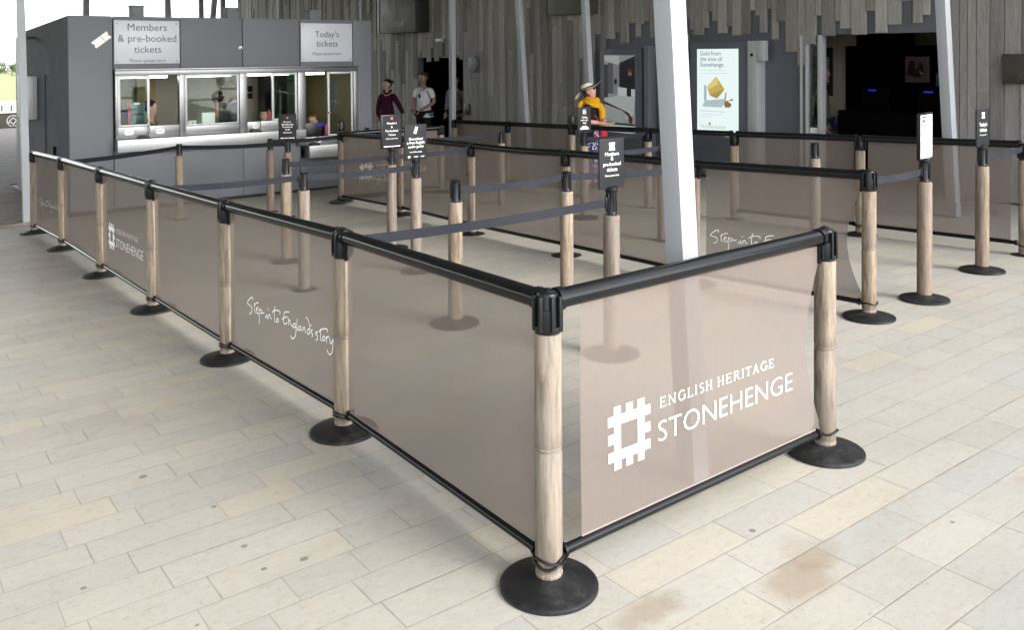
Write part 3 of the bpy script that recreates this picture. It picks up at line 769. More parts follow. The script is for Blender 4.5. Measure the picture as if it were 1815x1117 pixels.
# glazed entrance: frame, narrow pane, dark hall behind
b = MB()
for y0, y1 in ((7.385, 7.42), (7.30, 7.335), (7.08, 7.14)): b.cbox(WP-.02, WP+.10, y0, y1, gz(11, 7)+.004, 1.945, .004)
b.build('door_frame', MT['alu'], bld)
b = MB(); b.box(WP+.04, WP+.05, 7.1405, 7.2995, gz(11, 7)+.01, 1.94); gp_ = b.build('side_pane', MT['glass'], bld)
b = MB(); fn = frame((WP+.035, 7.22, 0), (0, -1, 0), (0, 0, 1), (-1, 0, 0)); b.rect(-.07, .07, .56, .64, fn); b.rect(-.07, .07, .40, .555, fn)
b.build('door_notice', MT['white'], gp_)
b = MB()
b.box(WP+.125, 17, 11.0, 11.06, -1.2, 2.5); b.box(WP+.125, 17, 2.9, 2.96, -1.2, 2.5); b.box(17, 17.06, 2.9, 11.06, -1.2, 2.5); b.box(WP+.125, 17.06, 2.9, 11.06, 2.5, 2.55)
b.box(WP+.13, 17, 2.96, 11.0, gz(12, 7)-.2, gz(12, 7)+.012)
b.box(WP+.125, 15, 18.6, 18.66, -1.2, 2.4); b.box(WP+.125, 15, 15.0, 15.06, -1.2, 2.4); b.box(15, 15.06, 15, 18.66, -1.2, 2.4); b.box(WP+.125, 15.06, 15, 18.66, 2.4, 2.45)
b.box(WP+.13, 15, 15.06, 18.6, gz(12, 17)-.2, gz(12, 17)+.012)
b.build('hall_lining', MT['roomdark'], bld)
b = MB(); b.box(13.0, 13.1, 8.05, 9.4, gz(13, 8)+.01, 2.0); b.box(13.0, 13.1, 7.86, 8.05, 1.80, 2.0); b.build('beige_partition', MT['beige'], bld)
# pictures and lit bars deep in the hall
fn = frame((12.99, 8.37, 0), (0, -1, 0), (0, 0, 1), (-1, 0, 0))
b = MB(); b.rect(-.3, .167, .98, 1.78, fn, 0, .006); f2_ = lambda p, q, d=0: fn(p, q, .0075)
b.rect(-.05, .1, 1.2, 1.62, f2_, 1); b.disc((.03, 1.17), .05, f2_, 2)
tag(b.build('notice_poster', [plain('poster_dark', (.03, .028, .025), .6), MT['beige'], MT['red']], origin=(13, 8.4, 1.0)), 'dark poster with pale panel on the beige partition inside the entrance', 'poster')
def hall_panel(y0, y1, z0, z1, x, lab, cols, parts):
    fn = frame((x, 0, 0), (0, 1, 0), (0, 0, 1), (-1, 0, 0)); b = MB()
    b.box(x, x+.03, y0, y1, z0, z1)
    for i, (pts, m) in enumerate(parts): b.poly(pts, lambda p, q, d=0, i=i: fn(p, q, .002+.001*i), m)
    tag(b.build('hall_picture', cols, origin=(x, (y0+y1)/2, z0)), lab, 'picture')
em = lambda n, c, s=.012: emit(n, c, s)  # weak glow added to the hall pictures
def blob_pts(cx, cy, rx, ry, n=14, j=.2, seed=1):
    r_ = random.Random(seed); return [(cx+rx*math.cos(2*math.pi*k/n)*(1+r_.uniform(-j, j)), cy+ry*math.sin(2*math.pi*k/n)*(1+r_.uniform(-j, j))) for k in range(n)]
hall_panel(6.64, 7.0, 1.24, 1.63, 12.98, 'pinkish picture, given a faint glow, of two dark silhouettes in the dim hall',
           [em('picture_mauve', (.16, .10, .13)), em('picture_dark', (.02, .008, .01)), em('picture_pale', (.34, .26, .24))],
           [(blob_pts(6.90, 1.50, .05, .07, seed=3), 1), (blob_pts(6.76, 1.47, .05, .07, seed=4), 1), ([(6.98, 1.36), (6.95, 1.46), (6.72, 1.44), (6.69, 1.36), (6.82, 1.31)], 1), ([(6.76, 1.36), (6.79, 1.42), (6.73, 1.39), (6.70, 1.37)], 2)])
hall_panel(6.37, 6.85, 1.80, 2.16, 12.98, 'dark picture of trees, given a faint glow, high in the dim hall',
           [em('picture_green', (.035, .04, .02)), em('picture_green_light', (.075, .085, .045)), em('picture_rust', (.10, .035, .015))],
           [(blob_pts(6.72, 2.03, .10, .09, seed=5), 1), (blob_pts(6.60, 1.97, .09, .08, seed=6), 1), ([(6.60, 1.80), (6.60, 1.88), (6.38, 1.95), (6.38, 1.80)], 2)])
hall_panel(6.37, 6.54, 1.19, 1.38, 12.98, 'small teal panel, given a faint glow, beside the slanting column in the dim hall', [em('picture_teal', (.02, .12, .15))], [])
for y0, y1 in ((7.30, 7.43), (6.44, 6.57)):
    t = thing('till_monitor', (12.7, (y0+y1)/2, .80), 'till monitor with a blue light bar, the %s one in the dark hall' % ('left' if y0 > 7 else 'right'), 'monitor', 'till monitors in the hall')
    b = MB(); b.cbox(12.7, 12.74, y0-.2, y1+.1, .82, 1.16, .005); b.cbox(12.66, 12.80, y0-.1, y1, .80, .815, .003); b.box(12.71, 12.73, y0-.05, y0+.02, .8155, .84); b.build('screen_back', MT['roomdark'], t)
    b = MB(); b.box(12.695, 12.6995, y0, y1, 1.10, 1.125); b.build('light_bar', MT['led'], t)
b = MB(); b.cbox(12.4, 12.9, 5.6, 7.75, gz(12.5, 6.7)+.013, .799, .01)
tag(b.build('shop_counter', MT['roomdark'], origin=(12.6, 6.7, gz(12.5, 6.7))), 'black sales counter deep inside the dark hall doorway', 'counter')
# sign boxes and fittings on the timber wall
ex = thing('exhibition_sign', (10.7, 18.1, 2.22), 'dark sign box lettered exhibition above the left doorway', 'sign')
b = MB(); b.cbox(10.55, 10.92, 17.27, 19.03, 2.225, 3.2, .006); b.build('box', MT['olivedark'], ex)
b = MB(); b.cbox(10.535, 10.549, 19.0, 19.04, 2.225, 3.2, .002); b.build('edge_trim', MT['alu'], ex)
b = MB(); b.text('exhibition', frame((10.548, 18.87, 0), (0, -1, 0), (0, 0, 1), (-1, 0, 0)), 0, 2.37, width=1.05, align='L'); b.build('lettering', MT['greyprint'], ex)
b = MB(); b.cbox(10.70, 10.92, 11.54, 12.69, 2.43, 3.3, .006)
tag(b.build('sign_box', MT['olive'], origin=(10.8, 12.1, 2.43)), 'plain olive grey sign box high on the boards above the woman in the hat', 'sign')
b = MB(); b.cbox(10.86, 10.918, 3.9, 4.71, 1.33, 1.675, .004)
pq_ = thing('wall_plaque', (10.89, 4.3, 1.33), 'dark brown plaque on the boards at the right edge of the photo', 'plaque')
b.build('plate', MT['brownsign'], pq_)
b = MB(); fn = frame((10.858, 4.47, 0), (0, -1, 0), (0, 0, 1), (-1, 0, 0)); b.ribbon([(-.05, 1.41), (-.01, 1.45), (.03, 1.45), (.07, 1.41)], .02, fn); b.rect(-.06, .08, 1.385, 1.40, fn); b.build('motif', MT['olive'], pq_)
b = MB(); b.lathe([(.19, 0), (.19, .04), (.16, .05), (.0, .05)], 28, fn=lambda x, y, z: (10.925-z, 15.44+x, 1.48+y))
tag(b.build('wall_speaker', MT['recess'], origin=(10.9, 15.44, 1.48)), 'round dark speaker on the boards right of the left doorway', 'speaker')
b = MB(); b.cbox(10.88, 10.924, 15.60, 15.76, .36, .60, .005)
tag(b.build('call_box', MT['monitor'], origin=(10.9, 15.68, .36)), 'small black call box on the boards right of the left doorway', 'switch')
b = MB(); b.cbox(10.84, 10.924, 16.62, 16.86, 1.98, 2.06, .008); b.ell((10.83, 16.74, 2.0), (.02, .10, .02), 10)
tag(b.build('door_sensor', MT['alu'], origin=(10.88, 16.74, 2.0)), 'small pale door sensor above the ragged boards of the left doorway', 'sensor')
# lit display cabinets
def cabinet(y0, y1, ztop, label):
    t = thing('display_cabinet', (10.8, (y0+y1)/2, gz(10.8, (y0+y1)/2)), label, 'display', 'lit display cabinets by the entrance')
    b = MB(); z0 = gz(10.8, y0); b.cbox(10.80, WP+.034, y0, y1, z0, ztop, .006); b.cbox(10.785, 10.7995, y0+.06, y1-.06, .20, ztop-.08, .003); b.build('case', MT['recess'], t)
    return t
c1_ = cabinet(10.37, 11.36, 1.78, 'slate display cabinet showing a hotel bedroom picture')
c2_ = cabinet(8.20, 9.30, 1.87, 'slate display cabinet showing a white poster with a gold lozenge')
for y0, y1, c in ((9.62, 9.72, 'x'), ):
    b = MB(); b.tube([(10.86, 9.42, gz(10.9, 9.4)), (10.86, 9.42, 2.0)], .045, 14)
    tag(b.build('downpipe', MT['clad'], origin=(10.86, 9.42, gz(10.9, 9.4))), 'round grey downpipe between the two display cabinets', 'pipe')
b = MB(); b.cbox(10.795, WP+.034, 10.20, 10.30, gz(10.8, 10.2), 1.83, .004)
tag(b.build('door_post', MT['clad'], origin=(10.87, 10.25, gz(10.8, 10.2))), 'grey upright post right of the bedroom display cabinet', 'post')
po = thing('door_control_pillar', (10.85, 8.1, gz(10.8, 8.1)), 'pale grey pillar with a black eye and a side box right of the gold poster', 'pillar')
b = MB(); b.cbox(10.78, WP+.034, 8.03, 8.195, gz(10.8, 8.1), 1.88, .005); b.build('pillar', MT['alu'], po)
b = MB(); b.cbox(10.77, 10.90, 7.92, 8.029, 1.58, 1.88, .006); b.build('box', MT['alu'], po)
b = MB(); b.lathe([(.025, 0), (.025, .006)], 14, fn=lambda x, y, z: (10.78-z, 8.12+x, 1.67+y)); b.build('eye', MT['black'], po)
# screen pictures (the screens are lit)
def screen(par, y0, y1, z0, z1, bgc, shapes, s=.55):
    fn = frame((10.784, y1, 0), (0, -1, 0), (0, 0, 1), (-1, 0, 0)); W = y1-y0
    names = {}; mats = []
    b = MB()
    def mi(c):
        if c not in names:
            names[c] = len(mats); mats.append(emit('screen_colour', c, s))
        return names[c]
    b.box(10.7845, 10.7849, y0, y1, z0, z1, mi(bgc))
    for i, sh in enumerate(shapes):
        f3 = lambda p, q, d=0, i=i: fn(p*W, z0+q*(z1-z0), .001+.0004*i)
        if sh[0] == 'p': b.poly(sh[2], f3, mi(sh[1]))
        elif sh[0] == 't': b.text(sh[2], lambda p, q, d=0, i=i: fn(p, q, .001+.0004*i), sh[3]*W, z0+sh[4]*(z1-z0), width=sh[5]*W, align='L', mat=mi(sh[1]))
    b.build('screen', mats, par)
rc = lambda a, c, d, e: [(a, d), (c, d), (c, e), (a, e)]
screen(c1_, 10.49, 11.24, .32, 1.67, (.30, .34, .33), [
    ('p', (.05, .05, .055), rc(0, .12, .45, .88)), ('p', (.10, .11, .12), rc(.12, .3, .5, .9)), ('p', (.50, .52, .51), [(0, .93), (.5, .87), (.5, 1), (0, 1)]),
    ('p', (.25, .26, .26), rc(.3, .5, .5, .88)), ('p', (.014, .014, .018), [(.5, .45), (1, .45), (1, .99), (.5, .9)]),
    ('p', (.16, .02, .02), blob_pts(.84, .80, .07, .04, j=.5, seed=2)), ('p', (.8, .4, .3), rc(.80, .82, .74, .78)), ('p', (.8, .4, .3), rc(.86, .88, .74, .78)),
    ('p', (.02, .02, .022), blob_pts(.38, .66, .05, .04, seed=9)),
    ('p', (.62, .64, .66), [(.45, .46), (.74, .46), (.74, .58), (.45, .59)]), ('p', (.60, .62, .64), [(.88, .46), (1, .46), (1, .565), (.88, .57)]),
    ('p', (.48, .53, .51), [(0, .20), (.55, .13), (.72, .17), (.95, .24), (1, .47), (.5, .48), (0, .43)]),
    ('p', (.36, .41, .40), [(0, .20), (.1, .19), (.58, .13), (.72, .17), (.74, .27), (.4, .33), (0, .38)]),
    ('p', (.10, .02, .022), [(0, .36), (.4, .32), (.80, .265), (.93, .19), (.90, .13), (.82, .13), (.78, .22), (.62, .28), (.3, .35), (0, .40)]),
    ('p', (.03, .03, .035), rc(0, 1, .10, .125)), ('p', (.55, .60, .57), rc(0, 1, 0, .10))], .10)
GOLD, TX = (.46, .33, .075), (.04, .045, .05)
screen(c2_, 8.36, 9.15, .42, 1.765, (.66, .76, .76), [
    ('t', TX, 'Gold from', .08, .925, .50), ('t', TX, 'the time of', .08, .86, .54), ('t', TX, 'Stonehenge', .08, .795, .57),
    ('p', (.5, .57, .56), rc(.08, .70, .748, .756)), ('p', (.5, .57, .56), rc(.08, .75, .716, .724)),
    ('p', GOLD, [(.47, .685), (.68, .54), (.50, .43), (.32, .46), (.25, .56)]), ('p', (.60, .47, .16), [(.47, .685), (.53, .60), (.30, .53), (.25, .56)]),
    ('p', (.33, .24, .05), [(.68, .54), (.50, .43), (.32, .46), (.45, .50)]),
    ('p', (.34, .42, .44), [(.13, .33), (.60, .33), (.72, .40), (.66, .43), (.2, .40)]), ('p', (.30, .38, .40), rc(.18, .24, .40, .58)),
    ('p', (.22, .12, .055), blob_pts(.74, .365, .10, .04, j=.4, seed=12)), ('p', (.36, .25, .12), [(.70, .39), (.73, .49), (.70, .51), (.67, .42)]), ('p', (.08, .20, .10), [(.76, .41), (.88, .44), (.86, .41)]),
    ('p', (.45, .52, .51), rc(.08, .68, .275, .285)), ('p', (.5, .57, .56), rc(.08, .60, .24, .248)), ('p', (.5, .57, .56), rc(.08, .40, .21, .218)),
    ('p', (.16, .22, .08), [(.32, .115), (.35, .135), (.32, .155), (.29, .135)]), ('t', (.30, .32, .22), 'WILTSHIRE MUSEUM', .08, .085, .62)], .23)

# ------------------------------------------------------------------ canopy and its leaning columns
CZ = 4.62
def column(x, y, zb, dp, w, label, mats=(0,), dq=0.0, th='white'):
    t = thing('canopy_column', (x, y, zb), label, 'column', 'slender leaning canopy columns')
    h = w/2; zt = CZ
    f = lambda a, c, d: (x+a+dp*(d-zb), y+c+dq*(d-zb), d)
    b = MB(); b.cbox(-h, h, -h, h, zb+.012, zt, .004, fn=f); b.build('shaft', MT['column'] if th == 'white' else MT['columngrey'], t)
    b = MB(); b.cbox(x-h-.012, x+h+.012, y-h-.012, y+h+.012, zb-.01, zb+.0115, .003); b.build('foot_plate', MT['columngrey'], t)
column(1.654+.06, 12.392+.06, -.444, -.015, .092, 'pale leaning column beside the left end of the kiosk')
column(2.835, 2.432, -.068, -.068, .093, 'tall bright column leaning left just behind the front logo banner')
column(9.713, 4.70, -.096, -.106, .108, 'pale column leaning left in front of the dark hall doorway')
column(9.428, 11.693, -.358, -.072, .094, 'pale leaning column in front of the boards between the two entrances')
column(8.872, 13.249, -.419, .008, .094, 'upright pale column in front of the exhibition doorway')
column(9.45, 10.09, -.30, -.061, .094, 'pale column rising behind the woman in the sun hat')
for x, y, dp, lab in ((3.95, 20, .02, 'leftmost of the dark columns showing above the kiosk roof'), (5.67, 20, -.02, 'dark column behind the kiosk roof between the first two roof vents'),
                      (7.39, 23, 0, 'thin dark column left of the pair behind the kiosk roof'), (7.05, 21, .10, 'dark column leaning right behind the kiosk roof'),
                      (7.98, 23, 0, 'dark column just left of the middle kiosk roof vent'), (8.37, 20, -.02, 'dark column against the boards left of the right roof vent'), (10.2, 19.2, -.02, 'dark column against the boards above the right end of the kiosk')):
    z = gz(x, y); zz = 2.78; column(x-dp*(zz-z), y, z, dp, .12, lab, th='grey')
cn = thing('canopy', (4, 14, CZ), 'flat thin grey canopy roof carried on the slender columns over the forecourt', 'canopy')
CANOPY = [(-21, -2.0), (2, 1.5), (17, 4.2), (17, 31), (-21, 31)]  # roof out of view; slanting front edge shaped for the light falloff
b = MB(); b.poly(CANOPY, lambda a, c, d=0: (a, c, CZ+.002+d), th=.22); b.build('roof_slab', MT['canopy'], cn)
# ------------------------------------------------------------------ queue posts
TILT = (math.atan(GQ), -math.atan(GP), 0)
def base_mb():
    b = MB()
    b.lathe([(.150, .0005), (.1655, .002), (.1655, .012), (.162, .0155), (.152, .018), (.10, .032), (.062, .041), (.053, .044), (.0485, .046), (.047, .040)], 56)
    return b
def head_fence():
    b = MB()
    b.lathe([(.030, .858), (.040, .860), (.0405, .875), (.037, .880), (.037, .985), (.034, .992), (.026, .996), (.022, 1.000), (.010, 1.0005)], 28)
    for k in range(4):                                       # four clip channels
        a = k*math.pi/2
        f = lambda x, y, z, a=a: (x*math.cos(a)-y*math.sin(a), x*math.sin(a)+y*math.cos(a), z)
        b.cbox(.034, .050, -.022, -.010, .868, .985, .002, fn=f); b.cbox(.034, .050, .010, .022, .868, .985, .002, fn=f)
        b.cbox(.034, .0495, -.0099, .0099, .868, .884, .002, fn=f)
    for k in range(4):
        a = k*math.pi/2+math.pi/4
        f = lambda x, y, z, a=a: (x*math.cos(a)-y*math.sin(a), x*math.sin(a)+y*math.cos(a), z)
        b.cbox(.030, .044, -.012, .012, .862, .94, .003, fn=f)
    b.lathe([(.012, 1.0008), (.012, 1.004), (.008, 1.006)], 12)
    return b
def head_belt():
    b = MB()
    b.lathe([(.030, .850), (.034, .853), (.0335, .866), (.0318, .870), (.0318, .985), (.036, .988), (.0365, .996), (.033, 1.0), (.012, 1.0015)], 28)
    for k in range(4):
        a = k*math.pi/2
        f = lambda x, y, z, a=a: (x*math.cos(a)-y*math.sin(a), x*math.sin(a)+y*math.cos(a), z)
        b.cbox(.030, .036, -.013, -.007, .875, .984, .0015, fn=f); b.cbox(.030, .036, .007, .013, .875, .984, .0015, fn=f)
    return b
def post_fence():
    b = MB(); r = .0455; p = [(.040, .030), (r, .034)]
    for z0, z1 in ((.058, .068), (.463, .470), (.476, .483)):
        p += [(r+.0008, z0-.004), (r-.0025, z0), (r-.0025, z1), (r+.0008, z1+.004)]
    p = sorted(p, key=lambda q: q[1])+[(.0462, .55), (.0458, .70), (.0455, .852), (.043, .857), (.030, .8575)]
    b.lathe(p, 32)
    for z in (.0625, .4665, .4795): b.lathe([(r-.003, z-.0022), (r-.0016, z-.0018), (r-.0016, z+.0018), (r-.003, z+.0022)], 32, mat=1)
    return b
def post_belt():
    b = MB(); b.lathe([(.042, .030), (.050, .034), (.0505, .3), (.050, .6), (.0495, .845), (.0465, .851), (.030, .8515)], 32); return b
def make_post(kind, mat):
    t = thing('queue_post', (0, 0, 0), 'x', 'post', 'wooden queue posts')
    o = base_mb().build('base', MT['base'], t); o.rotation_euler = TILT
    (post_fence() if kind == 'f' else post_belt()).build('post', [mat, MT['groove']], t)
    (head_fence() if kind == 'f' else head_belt()).build('head', MT['black'], t)
    return t
proto = {}
def post(kind, x, y, label, H=1.0):
    loc = (x, y, gz(x, y)+(H-1.0))
    if kind not in proto:
        proto[kind] = make_post(kind[0], MT['post'] if kind[1] == 'a' else MT['post2'])
        proto[kind].location = loc; proto[kind]['label'] = label
        return proto[kind]
    d = dup(proto[kind], loc, label)
    if kind[0] == 'b' and not any(w in label for w in ('sign', 'notice')): d.rotation_euler = (random.uniform(-.010, .010), random.uniform(-.010, .010), random.uniform(0, .5))
    return d
FP = dict(P1=(1.864, 2.218), P2=(1.905, 3.815), P3=(1.845, 5.297), P4=(1.806, 6.846), P5=(1.772, 8.43), P6=(1.740, 10.13), P7=(1.669, 11.533), P8=(3.471, 2.231),
          S=(5.525, 3.225), R=(5.384, 4.602), L=(5.401, 6.150), H=(5.40, 7.69), G=(5.50, 9.38), F=(5.45, 10.93), F2=(7.0, 10.75),
          C0=(8.05, 11.95), K=(8.05, 10.49), Wm=(8.0, 8.98), O=(7.99, 7.557), T=(8.04, 6.29), V=(8.15, 4.85), Y=(8.24, 3.39))
for k, kd, lab in (
    ('P1', 'fa', 'wooden queue post at the front corner, largest and closest in the photo'),
    ('P2', 'fa', 'wooden queue post next behind the front corner one, right of the handwriting'),
    ('P3', 'fa', 'wooden queue post at the left end of the handwritten Step into banner'),
    ('P4', 'fa', 'wooden queue post just right of the small logo banner in the left row'),
    ('P5', 'fa', 'wooden queue post just left of the small logo banner in the left row'),
    ('P6', 'fa', 'wooden queue post second from the far left end of the left row'),
    ('P7', 'fa', 'wooden queue post at the far left end of the left row, beside the pale column'),
    ('P8', 'fa', 'wooden queue post at the right end of the large front logo banner'),
    ('S', 'fa', 'wooden queue post at the near right end of the middle row, by the white notice'),
    ('R', 'fb', 'wooden queue post just right of the bright foreground column'),
    ('L', 'fb', 'wooden queue post of the middle row straight behind the post with the middle belt'),
    ('H', 'fb', 'wooden queue post of the middle row where the sagging rail begins'),
    ('G', 'fb', 'wooden queue post of the middle row half hidden behind the audio guide sign'),
    ('F', 'fb', 'tall headed queue post at the far corner of the middle row by the kiosk'),
    ('F2', 'fb', 'queue post at the end of the rear logo banner, below the white shirt'),
    ('C0', 'fb', 'farthest queue post of the back row, beside the upright pale column'),
    ('K', 'fb', 'queue post of the back row in front of the plain boards'),
    ('Wm', 'fb', 'queue post of the back row just left of the woman in the sun hat'),
    ('O', 'fb', 'queue post of the back row in front of the bedroom display cabinet'),
    ('T', 'fa', 'queue post of the back row below the gold poster cabinet'),
    ('V', 'fa', 'back row queue post seen just left of the nearest middle row post'),
    ('Y', 'fa', 'queue post cut off by the right edge of the photo')):
    post(kd, *FP[k], lab, {'F': 1.02, 'O': .965, 'K': .965, 'T': .97, 'V': .985, 'Y': .97, 'H': .98, 'L': .98}.get(k, 1.0))
BP = dict(A=(3.30, 11.2), B=(4.42, 10.95), C=(4.42, 10.37), D=(3.304, 7.80), E=(2.967, 6.638), I=(3.347, 4.975), DL=(3.999, 6.558), Q=(3.700, 3.80), M=(4.36, 4.96), MS=(4.346, 7.593),
          J=(6.90, 9.14), N=(6.908, 7.541), U=(7.42, 4.87), W=(6.225, 3.215), X=(7.395, 3.355), Zp=(6.556, 6.01), F3=(6.09, 11.35))
for k, lab in (
    ('A', 'belt post standing alone in front of the left kiosk counter'),
    ('B', 'belt post left of the guidebook sign post, nearest the kiosk counter'),
    ('C', 'belt post carrying the guidebook price sign'),
    ('D', 'belt post in front of the guidebook sign post, holding the far cross belt'),
    ('E', 'pale belt post left of centre whose belt runs to the audio guide sign'),
    ('I', 'belt post at the left end of the middle belt, behind the front left banner'),
    ('DL', 'belt post carrying the audio guide sign'),
    ('Q', 'grey belt post carrying the Members sign nearest the camera'),
    ('M', 'reddish belt post in line with the front corner post, joining two belts'),
    ('MS', 'belt post carrying the black framed Members sign'),
    ('J', 'belt post in the far lane in front of the boards, right of the middle row'),
    ('N', 'belt post carrying the small dog sign beside the woman in the hat'),
    ('U', 'belt post seen through the banner below the entrance door frame'),
    ('W', 'belt post carrying the white framed notice'),
    ('X', 'belt post carrying the Today\u2019s tickets sign at the right'),
    ('Zp', 'belt post hidden behind the bright foreground column'),
    ('F3', 'belt post behind the rear logo banner, left of the framed Members sign')):
    post('ba' if k in 'IAMD' else 'bb', *BP[k], lab, {'A': .97, 'B': .97, 'C': .97, 'D': .985, 'E': .97, 'M': .97, 'DL': .98, 'J': .96, 'U': .97, 'Zp': .97}.get(k, 1.0))
# stacked black cassettes seen on two corner posts
for k, lab in (('F', 'black belt cassette stacked on the tall corner post by the kiosk'), ('Wm', 'black belt cassette on the post left of the woman in the hat')):
    x, y = FP[k]; z = gz(x, y)+(1.027 if k == 'F' else 1.007)
    b = MB(); b.lathe([(.032, 0), (.05, .004), (.052, .10), (.046, .112), (.012, .114)], 20, (x, y, z)); b.cbox(x-.058, x+.058, y-.02, y+.02, z+.01, z+.095, .004)
    tag(b.build('belt_cassette', MT['black'], origin=(x, y, z)), lab, 'cassette')

# ------------------------------------------------------------------ banners between the posts
SERIF = {
    'E': ([((.16, 0), (.16, 1), .13), ((.05, .97), (.66, .97), .06), ((.05, .03), (.70, .03), .06), ((.16, .52), (.52, .52), .06), ((.66, .80), (.66, 1.0), .05), ((.70, 0), (.70, .22), .05), ((.52, .42), (.52, .62), .05)], .82),
    'N': ([((.14, 0), (.14, 1), .06), ((.12, .98), (.76, .02), .13), ((.78, 0), (.78, 1), .06), ((.02, .03), (.27, .03), .06), ((.02, .97), (.16, .97), .06), ((.66, .97), (.92, .97), .06)], 1.0),
    'L': ([((.16, 0), (.16, 1), .13), ((.04, .97), (.30, .97), .06), ((.04, .03), (.66, .03), .06), ((.66, 0), (.66, .25), .05)], .76),
    'I': ([((.18, 0), (.18, 1), .13), ((.05, .97), (.31, .97), .06), ((.05, .03), (.31, .03), .06)], .42),
    'H': ([((.16, 0), (.16, 1), .13), ((.72, 0), (.72, 1), .13), ((.16, .52), (.72, .52), .06), ((.04, .97), (.29, .97), .06), ((.04, .03), (.29, .03), .06), ((.60, .97), (.85, .97), .06), ((.60, .03), (.85, .03), .06)], .96),
    'T': ([((.37, 0), (.37, 1), .13), ((.03, .97), (.72, .97), .06), ((.05, .80), (.05, 1), .05), ((.70, .80), (.70, 1), .05), ((.25, .03), (.50, .03), .06)], .80),
    'A': ([((.10, .02), (.40, 1.0), .06), ((.40, 1.0), (.72, .02), .13), ((.22, .36), (.60, .36), .06), ((.0, .03), (.22, .03), .06), ((.58, .03), (.86, .03), .06)], .90),
    'R': ([((.16, 0), (.16, 1), .13), ((.04, .97), (.40, .97), .06), ((.04, .03), (.29, .03), .06), ((.16, .50), (.40, .50), .06), ((.40, .52), (.78, .02), .13), ((.74, .03), (.90, .03), .06)], .90),
    'S': ([], .62), 'G': ([], .95)}
def arc(cx, cy, rx, ry, a0, a1, n=14): return [(cx+rx*math.cos(R(a0+(a1-a0)*i/n)), cy+ry*math.sin(R(a0+(a1-a0)*i/n))) for i in range(n+1)]
SARC = {'R': [(arc(.40, .735, .26, .235, 90, -90), .10)],
        'S': [(arc(.32, .75, .20, .22, 40, 270, 16)+arc(.32, .27, .21, .24, 90, -140, 16)[1:], .10)],
        'G': [(arc(.48, .5, .38, .47, 45, 330, 22), .11), ([(.80, .05), (.80, .42)], .12), ([(.66, .43), (.92, .43)], .06)]}
def serif(b, txt, fn, x0, x1, z, h):
    adv = lambda c: .38 if c == ' ' else SERIF[c][1]+.14
    tot = sum(adv(c) for c in txt)-.14; k = (x1-x0)/tot; x = x0
    for c in txt:
        if c != ' ':
            for p, q, w in SERIF[c][0]:
                v = abs(p[0]-q[0]) < .4*abs(p[1]-q[1])
                b.ribbon([(x+p[0]*k, z+p[1]*h), (x+q[0]*k, z+q[1]*h)], w*.72*(k if v else h), fn)
            for pts, w in SARC.get(c, ()): b.ribbon([(x+a*k, z+c_*h) for a, c_ in pts], w*(k+h)/2, fn)
        x += adv(c)*k
def emblem(b, fn, x, z, w, h):
    """square frame with three short bars standing out on every side"""
    X = lambda t: x+w*t
    Z = lambda t: z+h*t
    a, c, e = .14, .86, .155
    for r_ in ((a, c, a, a+e), (a, c, c-e, c), (a, a+e, a+e, c-e), (c-e, c, a+e, c-e)): b.rect(X(r_[0]), X(r_[1]), Z(r_[2]), Z(r_[3]), fn)
    for t in (a, .5-e/2, c-e):
        b.rect(X(t), X(t+e), Z(c), Z(1), fn); b.rect(X(t), X(t+e), Z(0), Z(a), fn)
        b.rect(X(0), X(a), Z(t), Z(t+e), fn); b.rect(X(c), X(1), Z(t), Z(t+e), fn)
